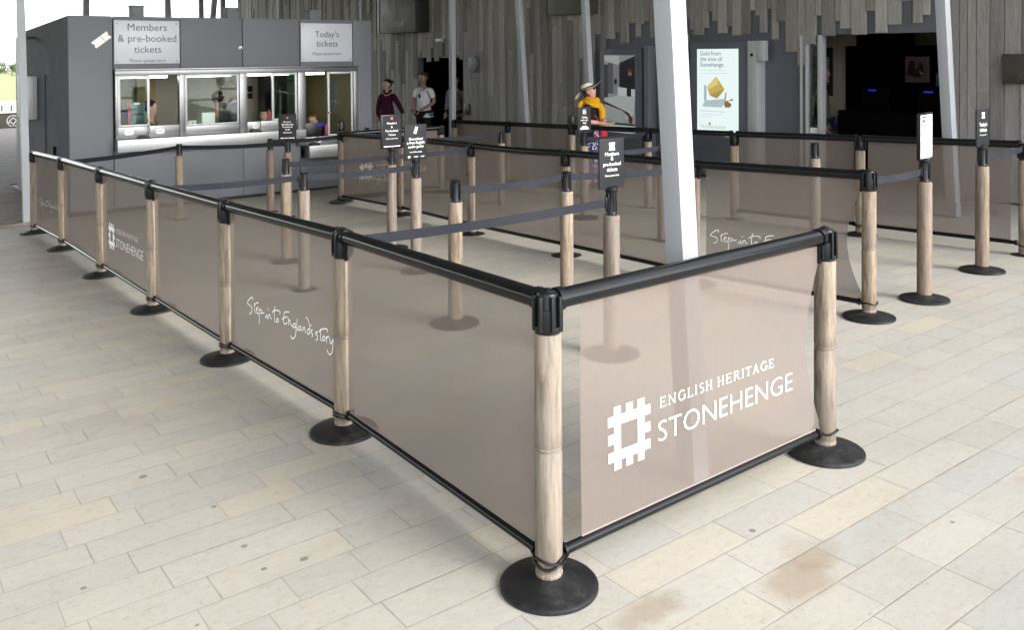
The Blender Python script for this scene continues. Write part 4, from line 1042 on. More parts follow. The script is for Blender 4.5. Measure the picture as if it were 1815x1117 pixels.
SCRIPTLINES = [[(0.450,0.443),(0.454,0.456),(0.437,0.459),(0.404,0.444),(0.375,0.422),(0.371,0.411),(0.397,0.407),(0.429,0.401),(0.442,0.387),(0.428,0.365),(0.408,0.355),(0.402,0.362)],
[(0.482,0.435),(0.478,0.408),(0.480,0.385),(0.493,0.376)],
[(0.471,0.414),(0.501,0.434),(0.532,0.445),(0.545,0.443)],
[(0.506,0.394),(0.524,0.406),(0.529,0.417),(0.513,0.411),(0.506,0.393),(0.516,0.380),(0.538,0.383)],
[(0.554,0.419),(0.546,0.384),(0.553,0.353),(0.548,0.321)],
[(0.550,0.402),(0.575,0.411),(0.591,0.408),(0.583,0.394),(0.556,0.384)],
[(0.583,0.396),(0.630,0.402)],
[(0.642,0.378),(0.672,0.401),(0.668,0.382),(0.685,0.382)],
[(0.692,0.440),(0.685,0.428)],
[(0.695,0.408),(0.690,0.383)],
[(0.693,0.400),(0.712,0.409),(0.718,0.390),(0.733,0.391)],
[(0.786,0.470),(0.773,0.422),(0.778,0.387),(0.790,0.383)],
[(0.744,0.426),(0.773,0.445),(0.831,0.454),(0.854,0.450),(0.850,0.437)],
[(0.813,0.408),(0.801,0.396),(0.809,0.387),(0.827,0.393),(0.832,0.405),(0.814,0.408)],
[(0.976,0.474),(0.937,0.467),(0.910,0.457),(0.904,0.440),(0.897,0.412),(0.908,0.397),(0.930,0.401),(0.947,0.412)],
[(0.881,0.415),(0.909,0.430),(0.948,0.443)],
[(0.959,0.443),(0.963,0.418),(0.965,0.400)],
[(0.966,0.422),(0.983,0.431),(0.994,0.411),(1.019,0.403)],
[(1.049,0.427),(1.028,0.418),(1.022,0.404),(1.033,0.400),(1.051,0.410),(1.054,0.426),(1.059,0.395),(1.053,0.368),(1.032,0.343),(1.005,0.337),(0.986,0.348)],
[(1.076,0.457),(1.070,0.423),(1.072,0.398),(1.083,0.398)],
[(1.117,0.425),(1.096,0.418),(1.088,0.404),(1.099,0.399),(1.116,0.410),(1.120,0.423),(1.122,0.407),(1.134,0.405)],
[(1.147,0.425),(1.147,0.404)],
[(1.150,0.420),(1.168,0.428),(1.172,0.410),(1.184,0.402)],
[(1.228,0.433),(1.208,0.426),(1.201,0.410),(1.210,0.401),(1.227,0.412),(1.231,0.433),(1.223,0.461),(1.204,0.480),(1.182,0.487)],
[(1.250,0.461),(1.241,0.449)],
[(1.264,0.434),(1.248,0.429),(1.244,0.417),(1.262,0.415),(1.264,0.405),(1.248,0.399)],
[(1.325,0.438),(1.306,0.431),(1.299,0.422),(1.320,0.416),(1.324,0.403),(1.310,0.391),(1.302,0.396)],
[(1.363,0.463),(1.358,0.429),(1.359,0.405),(1.372,0.402)],
[(1.339,0.439),(1.363,0.457),(1.415,0.472),(1.438,0.471),(1.434,0.458)],
[(1.391,0.430),(1.381,0.418),(1.387,0.407),(1.404,0.413),(1.409,0.426),(1.393,0.432)],
[(1.423,0.436),(1.427,0.404)],
[(1.425,0.426),(1.441,0.438),(1.456,0.439)],
[(1.460,0.436),(1.464,0.413),(1.477,0.412),(1.494,0.434)],
[(1.497,0.438),(1.495,0.412),(1.490,0.383),(1.476,0.360),(1.458,0.351),(1.440,0.357),(1.431,0.371)]]
def banner(A, B, label, print_='', mesh=True, mat='white', inset=(.085, .085), waist=(.0, .0), seed=0, rail='rail', sag=0.0, straps=True, xo=0.0):
    """a span of banner from post A (left, seen from its printed side) to post B"""
    (ax, ay), (bx, by) = FP[A], FP[B]
    L = math.hypot(bx-ax, by-ay); X = Vector(((bx-ax)/L, (by-ay)/L, 0)); Nn = Vector((X.y, -X.x, 0))
    z0, z1 = gz(ax, ay), gz(bx, by); sl = (z1-z0)/L
    o = Vector((ax, ay, z0)); W = lambda x, y, z: o+X*x-Nn*y+Vector((0, 0, z+sl*x-(4*sag*(x/L)*(1-x/L) if z > .5 else 0)))
    mid = o+X*(L/2)+Vector((0, 0, sl*L/2))
    t = thing('banner_panel', mid, label, 'banner', 'mesh banners between the queue posts')
    b = MB(); n = 2 if not sag else 9
    b.tube([(.045+(L-.09)*i/(n-1), 0, .962) for i in range(n)], .0335, 22, fn=W)
    for x in (.045, L-.045):
        b.tube([(x-.012, 0, .962), (x+.012, 0, .962)], .0395, 22, fn=W)
        s_ = 1 if x < L/2 else -1
        b.cbox(x-.014, x+.014, -.012, .012, .850, .945, .003, fn=W)
    b.build('top_rail', MT[rail], t)
    if not mesh: return t
    b = MB(); b.tube([(.07, 0, .10), (L-.07, 0, .10)], .0172, 16, fn=W)
    for x in (.066, L-.066): b.tube([(x-.006, 0, .10), (x+.006, 0, .10)], .024, 16, fn=W)
    b.build('bottom_rail', MT[rail], t)
    if straps:
        for x, z in ((0, .088), (L, .104)):
            b = MB(); pts = [(x+.052*math.cos(k*math.pi/10), .052*math.sin(k*math.pi/10), z+.006*math.sin(k*.9)) for k in range(21)]
            b.tube(pts, .0048, 8, fn=W); b.tube([(x+(.05 if x == 0 else -.05), 0, z), (x+(.07 if x == 0 else -.07), 0, .10)], .005, 8, fn=W)
            b.build('strap', MT['black'], t)
    rnd = random.Random(seed)
    nx, nz = 40, 24; vs, fs = [], []
    ph = [rnd.uniform(0, 6) for _ in range(4)]
    def cloth(u, v):
        e0 = inset[0]+waist[0]*math.sin(math.pi*min(1, v*1.05))**1.0
        e1 = inset[1]+waist[1]*math.sin(math.pi*min(1, v*1.05))**1.0
        x = e0+(L-e0-e1)*u; z = .112+(.945-.112)*v
        y = (.0028*math.sin(u*4+ph[0])+.0012*math.sin(u*13+ph[1]+v*4))*math.sin(v*math.pi)
        return x, y, z
    for j in range(nz+1):
        for i in range(nx+1):
            vs.append(W(*cloth(i/nx, j/nz)))
    for j in range(nz):
        for i in range(nx):
            a = j*(nx+1)+i; fs.append((a, a+1, a+nx+2, a+nx+1))
    b = MB(); b.add(vs, fs, 0, True)
    def strip(u0, u1, v0, v1, n):
        vs, fs = [], []
        for i in range(n+1):
            if u1-u0 > .5:
                u = u0+(u1-u0)*i/n; ps = ((u, v0), (u, v1))
            else:
                v = v0+(v1-v0)*i/n; ps = ((u0, v), (u1, v))
            for q in ps: x_, y_, z_ = cloth(*q); vs.append(W(x_, y_-.0012, z_))
            if i: fs.append((2*i-2, 2*i-1, 2*i+1, 2*i))
        b.add(vs, fs, 1, True)
    strip(0, 1, 0, .014, 40)
    mb = b.build('mesh_banner', [MT['mesh'], MT['hem']], t)
    def f(a, c, d=0):
        a = a+xo
        u = min(max((a-inset[0])/max(.1, L-inset[0]-inset[1]), 0), 1); v = (c-.112)/.833
        return W(a, cloth(u, v)[1]-.0030, c)
    b = MB()
    if 'logo' in print_:
        k = L/1.607
        e_ = MB(); emblem(e_, f, .278*k, .300, .212*k, .226); e_.build('emblem', MT[mat], mb)
        serif(b, 'ENGLISH HERITAGE', f, .541*k, 1.232*k, .466, .038)
        b.text('STONEHENGE', f, .945*k, .340, width=.822*k, sy=.077/CAPH/(.822/WST), off=-.014)
    if 'script' in print_:
        k = L/1.482; dx = -.085*k
        for i, ln in enumerate(SCRIPTLINES):
            b.ribbon([((.325+(p[0]-.375)*.95)*k, p[1]) for p in ln], .0068, f, smooth_n=4)
    if b.v: b.build('lettering', MT[mat], mb)
    return t
xs_ = [v[0] for v in glyphs('STONEHENGE')[0]]; WST = max(xs_)-min(xs_)
banner('P1', 'P8', 'large front mesh banner with the white square emblem and STONEHENGE', 'logo', inset=(.150, .03), waist=(-.002, .115), seed=1)
banner('P2', 'P1', 'unprinted mesh banner between the front corner post and the next post behind', '', inset=(.06, .055), seed=2)
banner('P3', 'P2', 'mesh banner with white handwriting Step into England\u2019s story, largest of the handwritten ones', 'script', inset=(.06, .06), seed=3)
banner('P4', 'P3', 'unprinted mesh banner left of the handwritten banner in the left row', '', inset=(.06, .06), seed=4)
banner('P5', 'P4', 'narrow looking mesh banner with emblem and STONEHENGE in the left row', 'logo', inset=(.06, .06), seed=5)
banner('P6', 'P5', 'unprinted mesh banner in the left row just beyond the small logo banner', '', inset=(.06, .06), seed=6)
banner('P7', 'P6', 'farthest mesh banner of the left row with faint handwriting', 'script', mat='faint', inset=(.06, .06), seed=7)
banner('R', 'S', 'mesh banner right of the foreground column with white Step into handwriting', 'script', inset=(.11, .03), waist=(0, .12), seed=8, xo=-.15)
banner('L', 'R', 'unprinted mesh banner of the middle row passing behind the foreground column', '', inset=(.06, .08), seed=9)
banner('H', 'L', 'unprinted mesh banner of the middle row under the sagging rail', '',  inset=(.06, .06), seed=10, sag=.012)
banner('G', 'H', 'unprinted mesh banner of the middle row behind the audio guide sign', '', inset=(.06, .06), waist=(0, .05), seed=11)
banner('F', 'G', 'mesh banner of the middle row with faint handwriting behind the framed Members sign', 'script', mat='faint', inset=(.06, .06), seed=12)
banner('F', 'F2', 'rear mesh banner with faint STONEHENGE logo seen through the middle row', 'logo', mat='faint', inset=(.06, .06), seed=13)
banner('C0', 'K', 'farthest mesh banner of the back row, with faint handwriting', 'script', mat='faint', inset=(.06, .06), seed=14)
banner('K', 'Wm', 'unprinted mesh banner of the back row left of the woman in the hat', '', inset=(.06, .06), seed=15)
banner('Wm', 'O', 'bare black rail behind the dog sign, without mesh', '', mesh=False)
banner('O', 'T', 'bare black rail in front of the display cabinets, without mesh', '', mesh=False)
banner('V', 'T', 'unprinted mesh banner of the back row below the entrance door frame', '', inset=(.06, .06), seed=16)
banner('Y', 'V', 'mesh banner at far right whose STONEHENGE logo reads mirrored from behind', 'logo', mat='faint', inset=(.11, .08), seed=17, xo=-.06)

# ------------------------------------------------------------------ belts
def pt(k): return FP[k] if k in FP else BP[k]
def belt(a, c, label, mat='belt', zc=.930, sag=.016):
    (ax, ay), (bx, by) = pt(a), pt(c); L = math.hypot(bx-ax, by-ay); X = Vector(((bx-ax)/L, (by-ay)/L, 0)); Y = Vector((-X.y, X.x, 0))
    z0, z1 = gz(ax, ay), gz(bx, by); o = Vector((ax, ay, z0))
    t = thing('retractable_belt', (o+X*(L/2)+Vector((0, 0, (z1-z0)/2+zc))), label, 'belt', 'retractable belts across the lanes')
    W = lambda x, y, z: o+X*x+Y*y+Vector((0, 0, z+(z1-z0)*x/L-4*sag*(x/L)*(1-x/L)))
    n = 24; x0, x1 = .036, L-.05; vs, fs = [], []
    for i in range(n+1):
        x = x0+(x1-x0)*i/n
        tw = .003*math.sin(i*.5)
        vs += [W(x, -.0009-tw, zc-.025), W(x, .0009-tw, zc-.025), W(x, .0009+tw, zc+.025), W(x, -.0009+tw, zc+.025)]
        if i:
            m = 4*i
            for q in range(4): fs.append((m-4+q, m-4+(q+1) % 4, m+(q+1) % 4, m+q))
    fs += [(3, 2, 1, 0), (4*n, 4*n+1, 4*n+2, 4*n+3)]
    b = MB(); b.add(vs, fs); b.build('webbing', MT[mat], t)
    b = MB(); b.cbox(x1-.002, L-.034, -.008, .008, zc-.032, zc+.032, .003, fn=W); b.build('end_clip', MT['black'], t)
belt('P2', 'Q', 'grey belt nearest the camera, from the left row to the Members sign post')
belt('I', 'M', 'grey belt between the two bare belt posts in the middle of the photo')
belt('M', 'R', 'grey belt running behind the Members sign towards the foreground column')
belt('P4', 'E', 'grey belt from the left row to the pale belt post left of centre')
belt('E', 'DL', 'grey belt from the pale belt post to the audio guide sign post')
belt('D', 'MS', 'grey belt from the left part of the far lane to the framed Members sign post')
belt('MS', 'H', 'grey belt from the framed Members sign post to the middle row')
belt('P6', 'A', 'dark belt along the left half of the kiosk front', 'belt2')
belt('A', 'C', 'dark belt from the lone kiosk post to the guidebook sign post', 'belt2')
belt('B', 'F', 'dark belt in front of the right kiosk counter', 'belt2')
belt('G', 'J', 'grey belt across the far lane in front of the exhibition doorway')
belt('L', 'Zp', 'grey belt behind the Members sign in front of the bedroom cabinet')
belt('N', 'O', 'dark belt between the dog sign post and the bedroom cabinet', 'belt2')
belt('S', 'W', 'bluish grey belt from the middle row end post to the white notice post')
belt('X', 'Y', 'bluish grey belt between the Today\u2019s tickets sign and the right edge')

# ------------------------------------------------------------------ signs on posts
def post_sign(k, label, w, h, lines, icon=None, framed=False, rz=0.0, face='sign', H=1.0, bars=(), extra=None):
    x, y = pt(k); z = gz(x, y)+H
    t = thing('post_sign', (x, y, z), label, 'sign', 'signs on the queue posts')
    c, s = math.cos(rz), math.sin(rz)
    fn = frame((x, y, z+.012), (c, s, 0), (0, 0, 1), (s, -c, 0))
    g = lambda a, d, e: fn(a, e, -d)
    b = MB(); b.lathe([(.037, -.012), (.040, -.010), (.040, .010), (.034, .012), (.02, .0125)], 20, (x, y, z+.012)); b.build('collar', MT['black'], t)
    b = MB()
    if framed:
        b.cbox(-w/2, w/2, -.012, .012, 0, h, .006, fn=g); b.rect(-w/2+.014, w/2-.014, .014, h-.014, lambda p, q, d=0: fn(p, q, .0128), 1)
    else:
        b.cbox(-w/2, w/2, -.006, .006, 0, h, .0025, fn=g)
    b.build('board', [MT['black'], MT[face]] if framed else MT[face], t)
    off = .0145 if framed else .0075
    f2 = lambda p, q, d=0: fn(p, q, off+d)
    b = MB()
    if icon == 'ticket':
        o_ = [(-.024, -.024), (.024, -.024), (.024, -.010), (.016, 0), (.024, .010), (.024, .024), (-.024, .024), (-.024, .010), (-.016, 0), (-.024, -.010)]
        cz = h*.835; b.poly([(p[0], cz+p[1]) for p in o_[:5]]+[(0.002, cz), (0.002, cz-.024)], f2); b.poly([(p[0], cz+p[1]) for p in o_[5:]]+[(-.002, cz-.024), (-.002, cz+.024)][:0]+[(-.024, cz-.024), (-.002, cz-.024), (-.002, cz+.024)], f2)
        b.poly([(.002, cz), (.016, cz), (.024, cz+.010), (.024, cz+.024), (.002, cz+.024)], f2)
    if icon == 'phone':
        q = lambda p, r: (p*.94+r*.34, h*.835+r*.94-p*.34)
        for r_ in ((-.014, .014, -.03, -.022), (-.014, .014, .022, .03), (-.014, -.010, -.022, .022), (.010, .014, -.022, .022), (-.006, .006, -.012, .0), (-.006, .006, .006, .014)):
            b.poly([q(r_[0], r_[2]), q(r_[1], r_[2]), q(r_[1], r_[3]), q(r_[0], r_[3])], f2)
    if icon == 'dog':
        cz = h*.82
        for r_ in ((-.024, .024, -.026, -.022), (-.024, .024, .022, .026), (-.024, -.020, -.022, .022), (.020, .024, -.022, .022)): b.rect(r_[0], r_[1], cz+r_[2], cz+r_[3], f2)
        b.poly([(-.012, cz-.016), (-.008, cz-.016), (-.006, cz-.004), (.006, cz-.004), (.008, cz-.016), (.012, cz-.016), (.012, cz+.006), (.004, cz+.006), (-.006, cz+.014), (-.013, cz+.010)], f2)
    for t_, ww, zz in lines: b.text(t_, f2, 0, zz*h, width=ww*w)
    for a0, a1, zz, hh in bars: b.rect(a0*w, a1*w, zz*h, zz*h+hh, f2)
    if b.v: b.build('lettering', MT['white'], t)
    if extra: extra(f2, t, w, h)
    return t
MEM = (('Members', .56, .655), ('&', .10, .565), ('pre-booked', .70, .455), ('tickets', .42, .345), ('Please queue here', .56, .245))
post_sign('Q', 'dark sign with ticket icon reading Members & pre-booked tickets, nearest to the camera', .205, .305, MEM, 'ticket')
def x_c(f2, t, w, h):
    b = MB(); b.disc((0, h*.86), .012, f2); b.build('round_mark', MT['pink'], t)
    b = MB(); r_ = random.Random(4); x = -.085
    while x < .08:
        ww = r_.uniform(.008, .02); b.rect(x, x+ww, .016, .027, f2, r_.choice((0, 0, 1))); x += ww+.004
    b.build('price_strip', [MT['white'], MT['red']], t)
post_sign('C', 'dark sign with a pink dot reading Buy your Stonehenge Guidebook in front of the kiosk', .225, .325, (('Buy your', .42, .68), ('Stonehenge', .64, .575), ('Guidebook', .58, .475), ('£5.99', .26, .365)), bars=((-.25, .25, .27, .006),), extra=x_c, H=.97, rz=R(-22))
def x_ms(f2, t, w, h):
    b = MB(); b.disc((0, h*.89), .014, f2); b.build('round_mark', MT['pink'], t)
    b = MB(); b.rect(-.40*w, .40*w, .022, .029, f2); b.build('bottom_line', MT['white'], t)
post_sign('MS', 'black framed glossy sign with a pink dot reading Members & Pre-booked Tickets', .235, .345, (('Members', .48, .72), ('&', .08, .61), ('Pre-booked', .60, .50), ('Tickets', .36, .385), ('Please queue here', .58, .285)), framed=True, extra=x_ms)
def x_dl(f2, t, w, h):
    b = MB(); o_ = [(0, -.010), (.013, .004), (.011, .010), (.005, .011), (0, .006), (-.005, .011), (-.011, .010), (-.013, .004)]
    b.poly([(p[0]-.07, p[1]+h*.085) for p in o_], f2)
    b.rect(-.02, .022, h*.075, h*.11, f2, 1); b.rect(.05, .088, h*.075, h*.11, f2, 1)
    b.build('small_marks', [MT['white'], MT['greyprint']], t)
post_sign('DL', 'dark sign with phone icon reading Download a free English audio guide', .225, .315, (('Download', .62, .56), ('a free English', .80, .455), ('audio guide', .70, .345), ('Free Wifi available', .56, .21)), 'phone', extra=x_dl, H=.98)
post_sign('N', 'small dark dog sign in front of the woman in the sun hat', .21, .30, (('Visiting', .42, .575), ('with your', .56, .465), ('dog?', .26, .355)), 'dog', bars=((-.18, .18, .235, .008), (-.30, .30, .185, .008), (-.34, .34, .135, .008)), H=.995)
def x_w(f2, t, w, h):
    b = MB(); b.rect(-.36*w, -.16*w, .895*h, .935*h, f2); b.rect(-.16*w, -.06*w, .895*h, .935*h, f2, 1)
    b.rect(-.36*w, -.07*w, .80*h, .865*h, f2, 2)
    r_ = random.Random(8)
    for i in range(9):
        z = .70-.062*i; x0 = -.34 if i % 3 else -.20
        b.rect(x0*w, r_.uniform(.0, .32)*w, z*h, z*h+.0035, f2, 3)
    b.rect(.08*w, .16*w, .90*h, .93*h, f2, 3); b.rect(.26*w, .31*w, .905*h, .94*h, f2, 2); b.rect(-.02*w, .08*w, .10*h, .115*h, f2, 2)
    b.build('print', [MT['red'], MT['black'], MT['recess'], MT['signplate']], t)
MT['paper'] = plain('white_paper', (.86, .86, .86), .5, var=.02)
post_sign('W', 'white notice in a black rounded frame on the post right of the middle row', .245, .335, (), framed=True, face='paper', extra=x_w, H=1.0, rz=R(8))
post_sign('X', 'dark sign with ticket icon reading Today\u2019s tickets at the right side', .21, .30, (('Today\u2019s', .62, .545), ('tickets', .54, .40), ('Please queue here', .52, .295)), 'ticket', H=1.0)
# ------------------------------------------------------------------ people
SKINM = {}
def skin_mat(name, col):
    if name not in SKINM:
        t = NT(name); t.base(t.mix(t.noise(t.obj(), 30, 3), tuple(c*.9 for c in col), col)); t.rough(.55)
        t.p.inputs['Subsurface Weight'].default_value = .05
        SKINM[name] = t.mat
    return SKINM[name]
def cloth_mat(name, col, rough=.85):
    if name not in SKINM: SKINM[name] = plain(name, col, rough, var=.2, scale=25, bump=.25, bscale=35, spec=.2)
    return SKINM[name]
def floral_mat():
    t = NT('floral_cloth')
    n = t.noise(t.obj(), 26, 2, .6, 1.2)
    m = t.noise(t.obj(), 12, 2, .6, .5)
    col = t.mix(t.math('GREATER_THAN', n, .56), (.012, .02, .11), (.62, .62, .64))
    t.base(t.mix(t.math('GREATER_THAN', m, .64), col, (.50, .02, .05))); t.rough(.85)
    return t.mat
def skinned(chains, rad, root, sub=2):
    """grow one continuous surface over connected joints: chains = lists of joint names, rad = {joint: (pos, r)}"""
    me = bpy.data.meshes.new('figure_source')
    names = list(rad); ix = {n: i for i, n in enumerate(names)}
    ed = []
    for ch in chains: ed += [(ix[a], ix[b]) for a, b in zip(ch, ch[1:])]
    me.from_pydata([rad[n][0] for n in names], ed, [])
    o = bpy.data.objects.new('figure_source', me); COL.objects.link(o)
    mod = o.modifiers.new('skin', 'SKIN'); mod.use_smooth_shade = True; mod.branch_smoothing = .6
    sv = me.skin_vertices[0].data
    for n in names:
        r = rad[n][1]; sv[ix[n]].radius = (r, r) if not isinstance(r, tuple) else r
        sv[ix[n]].use_root = (n == root)
    sb = o.modifiers.new('sub', 'SUBSURF'); sb.levels = sub; sb.render_levels = sub
    dg = bpy.context.evaluated_depsgraph_get(); dg.update()
    m2 = bpy.data.meshes.new_from_object(o.evaluated_get(dg))
    out = ([tuple(v.co) for v in m2.vertices], [tuple(p.vertices) for p in m2.polygons])
    bpy.data.objects.remove(o); bpy.data.meshes.remove(me); bpy.data.meshes.remove(m2)
    return out
def person(x, y, z, face, label, height=1.70, pose=None, top=None, bottom=None, sleeves='long', hair=((.03, .02, .015), 'short'), skin=('fair_skin', (.56, .36, .27)),
           turn=0.0, nod=0.0, shoes=True, group=None, skirt=False, glasses=None, lower=True, extra=None, belly=1.0, fem=False, sit=0.0):
    """face = heading in degrees the body looks along (0 = -Y); turn = head turn; local frame: looks along -Y"""
    t = thing('person', (x, y, z), label, 'person', group, R(face))
    k = height/1.75
    sw = .150 if fem else .175
    J = {'pelvis': ((0, 0, .95), (.160, .115)), 'spine': ((0, -.005*belly, 1.12), (.140*belly, .112*belly)), 'chest': ((0, 0, 1.29), (.165, .118)), 'neckbase': ((0, .012, 1.445), .060), 'neck': ((0, .006, 1.51), .050)}
    for s, q in ((-1, 'l'), (1, 'r')):
        J['clav'+q] = ((s*.09, .005, 1.40), .075); J['sh'+q] = ((s*sw, .005, 1.385), .064)
        J['el'+q] = ((s*(sw+.05), .03, 1.11), .047); J['wr'+q] = ((s*(sw+.055), -.05, .88), .032); 
        J['hip'+q] = ((s*.085, 0, .88), .092); J['kn'+q] = ((s*.095, -.015, .50), .058); J['an'+q] = ((s*.10, .015, .085), .038); J['to'+q] = ((s*.115, -.14, .03), .034)
    for n, v in (pose or {}).items(): J[n] = (v, J[n][1])
    if sit:
        for n in list(J):
            if n[:3] not in ('kna', 'knl', 'knr', 'anl', 'anr', 'tol', 'tor'): J[n] = ((J[n][0][0], J[n][0][1], J[n][0][2]+sit), J[n][1])
        pz = .92+sit
        for q, s in (('l', -1), ('r', 1)):
            J['kn'+q] = ((s*.12, -.40, pz), J['kn'+q][1]); J['an'+q] = ((s*.12, -.36, .085), J['an'+q][1]); J['to'+q] = ((s*.13, -.50, .03), J['to'+q][1])
            J['el'+q] = ((s*.23, -.06, J['el'+q][0][2]), J['el'+q][1]); J['wr'+q] = ((s*.17, -.28, J['el'+q][0][2]-.02), J['wr'+q][1])
    # palm and fingers continue the forearm
    for q, s in (('l', -1), ('r', 1)):
        e, w = Vector(J['el'+q][0]), Vector(J['wr'+q][0]); d = (w-e).normalized()
        side = Vector((0, 0, 1)).cross(d); side = side.normalized() if side.length > .2 else Vector((0, 1, 0))
        up = d.cross(side).normalized()
        J['pa'+q] = (tuple(w+d*.07), (.036, .016))
        for i, (off, ln) in enumerate(((-.028, .062), (-.010, .075), (.010, .070), (.027, .055))):
            r0 = w+d*.085+side*off*.8
            J['f%d%s' % (i, q)] = (tuple(r0+d*.025), .0095)
            J['g%d%s' % (i, q)] = (tuple(r0+d*(.025+ln*.5)+up*-.012*s), .0085)
            J['h%d%s' % (i, q)] = (tuple(r0+d*(.025+ln*.85)+up*-.035*s), .0075)
        J['t0'+q] = (tuple(w+d*.035-side*.030), .011); J['t1'+q] = (tuple(w+d*.065-side*.050-up*.01*s), .0095); J['t2'+q] = (tuple(w+d*.09-side*.052-up*.02*s), .0085)
    Hm = Matrix.Rotation(R(turn), 3, 'Z') @ Matrix.Rotation(R(-nod), 3, 'X')
    nk = Vector((0, .0, 1.53))
    hp = lambda a, b_, c: tuple(nk+Hm @ (Vector((a, b_, c))-nk)+Vector((0, 0, sit)))
    J['jaw'] = (hp(0, -.026, 1.560), (.072, .078)); J['face'] = (hp(0, -.018, 1.63), (.094, .112)); J['skull'] = (hp(0, 0, 1.69), (.094, .112)); J['crown'] = (hp(0, .005, 1.742), (.055, .065))
    J = {n: (tuple(c*k for c in p), (tuple(c*k for c in r) if isinstance(r, tuple) else r*k)) for n, (p, r) in J.items()}
    ch = [['pelvis', 'spine', 'chest', 'neckbase', 'neck', 'jaw', 'face', 'skull', 'crown']]
    for q in 'lr':
        ch += [['chest', 'clav'+q, 'sh'+q, 'el'+q, 'wr'+q, 'pa'+q], ['pelvis', 'hip'+q, 'kn'+q, 'an'+q, 'to'+q], ['wr'+q, 't0'+q, 't1'+q, 't2'+q]]
        ch += [['pa'+q, 'f%d%s' % (i, q), 'g%d%s' % (i, q), 'h%d%s' % (i, q)] for i in range(4)]
    b = MB(); vs, fs = skinned(ch, J, 'pelvis'); b.add(vs, fs, 0, True)
    hk = lambda a, b_, c: tuple(q*k for q in hp(a, b_, c))
    HF = lambda a, b_, c: hk(a, b_, c)
    for s in (-1, 1):
        b.ell((s*.031, -.098, 1.652), (.012, .008, .007), 10, 1, fn=HF); b.ell((s*.031, -.1045, 1.652), (.005, .003, .005), 8, 2, fn=HF)
        b.cbox(s*.031-.017, s*.031+.017, -.108, -.096, 1.669, 1.674, .002, 2, fn=HF)
        b.ell((s*.080, .006, 1.635), (.012, .022, .032), 10, 0, fn=HF)
    b.add([HF(*v) for v in ((-.008, -.100, 1.66), (.008, -.100, 1.66), (.017, -.100, 1.612), (-.017, -.100, 1.612), (0, -.128, 1.616), (0, -.106, 1.655))], [(0, 5, 4, 3), (5, 1, 2, 4), (3, 4, 2), (0, 1, 5)], 0, True)
    b.ell((0, -.096, 1.583), (.024, .010, .007), 10, 3, fn=HF)
    sm = skin_mat(*skin)
    b.build('body', [sm, MT['white'], MT['black'], skin_mat('lip_skin', (.36, .15, .13))], t, origin=(0, 0, 0))
    # hair
    hc, style = hair; hm = cloth_mat('hair_%d' % int(1000*sum(hc)+100*hc[0]), hc, .6)
    b = MB(); n, m = 20, 12
    vs, fs = [], []
    for i in range(m+1):
        th = math.pi*i/m
        for j in range(n):
            ph = 2*math.pi*j/n
            r_ = 1.06+.03*math.sin(ph*5+th*3)
            vs.append((.090*math.sin(th)*math.sin(ph)*r_, .012-.106*math.sin(th)*math.cos(ph)*r_, 1.672+.098*math.cos(th)*r_))
    for i in range(m):
        for j in range(n):
            a = i*n+j; q = (a, i*n+(j+1) % n, (i+1)*n+(j+1) % n, (i+1)*n+j)
            c = sum((Vector(vs[v]) for v in q), Vector())/4
            if c.y < -.045 and c.z < 1.715: continue
            if abs(c.x) > .06 and c.z < 1.66 and c.y < .03: continue
            if c.z < (1.60 if style == 'short' else 1.56): continue
            fs.append(q)
    b.add([hk(*v) for v in vs], fs, 0, True)
    if style == 'bun': b.ell((0, .125, 1.70), (.045, .045, .042), 12, 0, fn=HF)
    if style == 'tail': b.tube([hk(0, .11, 1.70), hk(.02, .15, 1.62), hk(.06, .14, 1.48), hk(.10, .12, 1.34)], [.03, .04, .034, .012], 10)
    if style == 'bob': b.ell((0, .05, 1.60), (.10, .07, .09), 14, 0, fn=HF)
    b.build('hair', hm, t, origin=(0, 0, 0))
    def sub(names, ch_, scale, add, root, nm, mat):
        JJ = {n: (J[n][0], (J[n][1]*scale+add if not isinstance(J[n][1], tuple) else tuple(v*scale+add for v in J[n][1]))) for n in names}
        b = MB(); vs, fs = skinned(ch_, JJ, root); b.add(vs, fs, 0, True)
        return b.build(nm, mat, t, origin=(0, 0, 0))
    if top:
        JS = dict(J)
        J['hem'] = ((J['pelvis'][0][0], J['pelvis'][0][1], J['pelvis'][0][2]-.07*k), (.168*k, .120*k)); nm_ = ['hem', 'pelvis', 'spine', 'chest', 'neckbase']; chs = [['hem', 'pelvis', 'spine', 'chest', 'neckbase']]
        for q in 'lr':
            sh, el, wr = Vector(J['sh'+q][0]), Vector(J['el'+q][0]), Vector(J['wr'+q][0])
            nm_ += ['clav'+q, 'sh'+q]; c_ = ['chest', 'clav'+q, 'sh'+q]
            if sleeves == 'short':
                J['sl'+q] = (tuple(sh.lerp(el, .72)), .052*k); nm_.append('sl'+q); c_.append('sl'+q)
            else:
                J['sl'+q] = (tuple(el.lerp(wr, .93 if sleeves == 'long' else .25)), .034*k); nm_ += ['el'+q, 'sl'+q]; c_ += ['el'+q, 'sl'+q]
            chs.append(c_)
        sub(nm_, chs, 1.05, .013*k, 'pelvis', 'top', top)
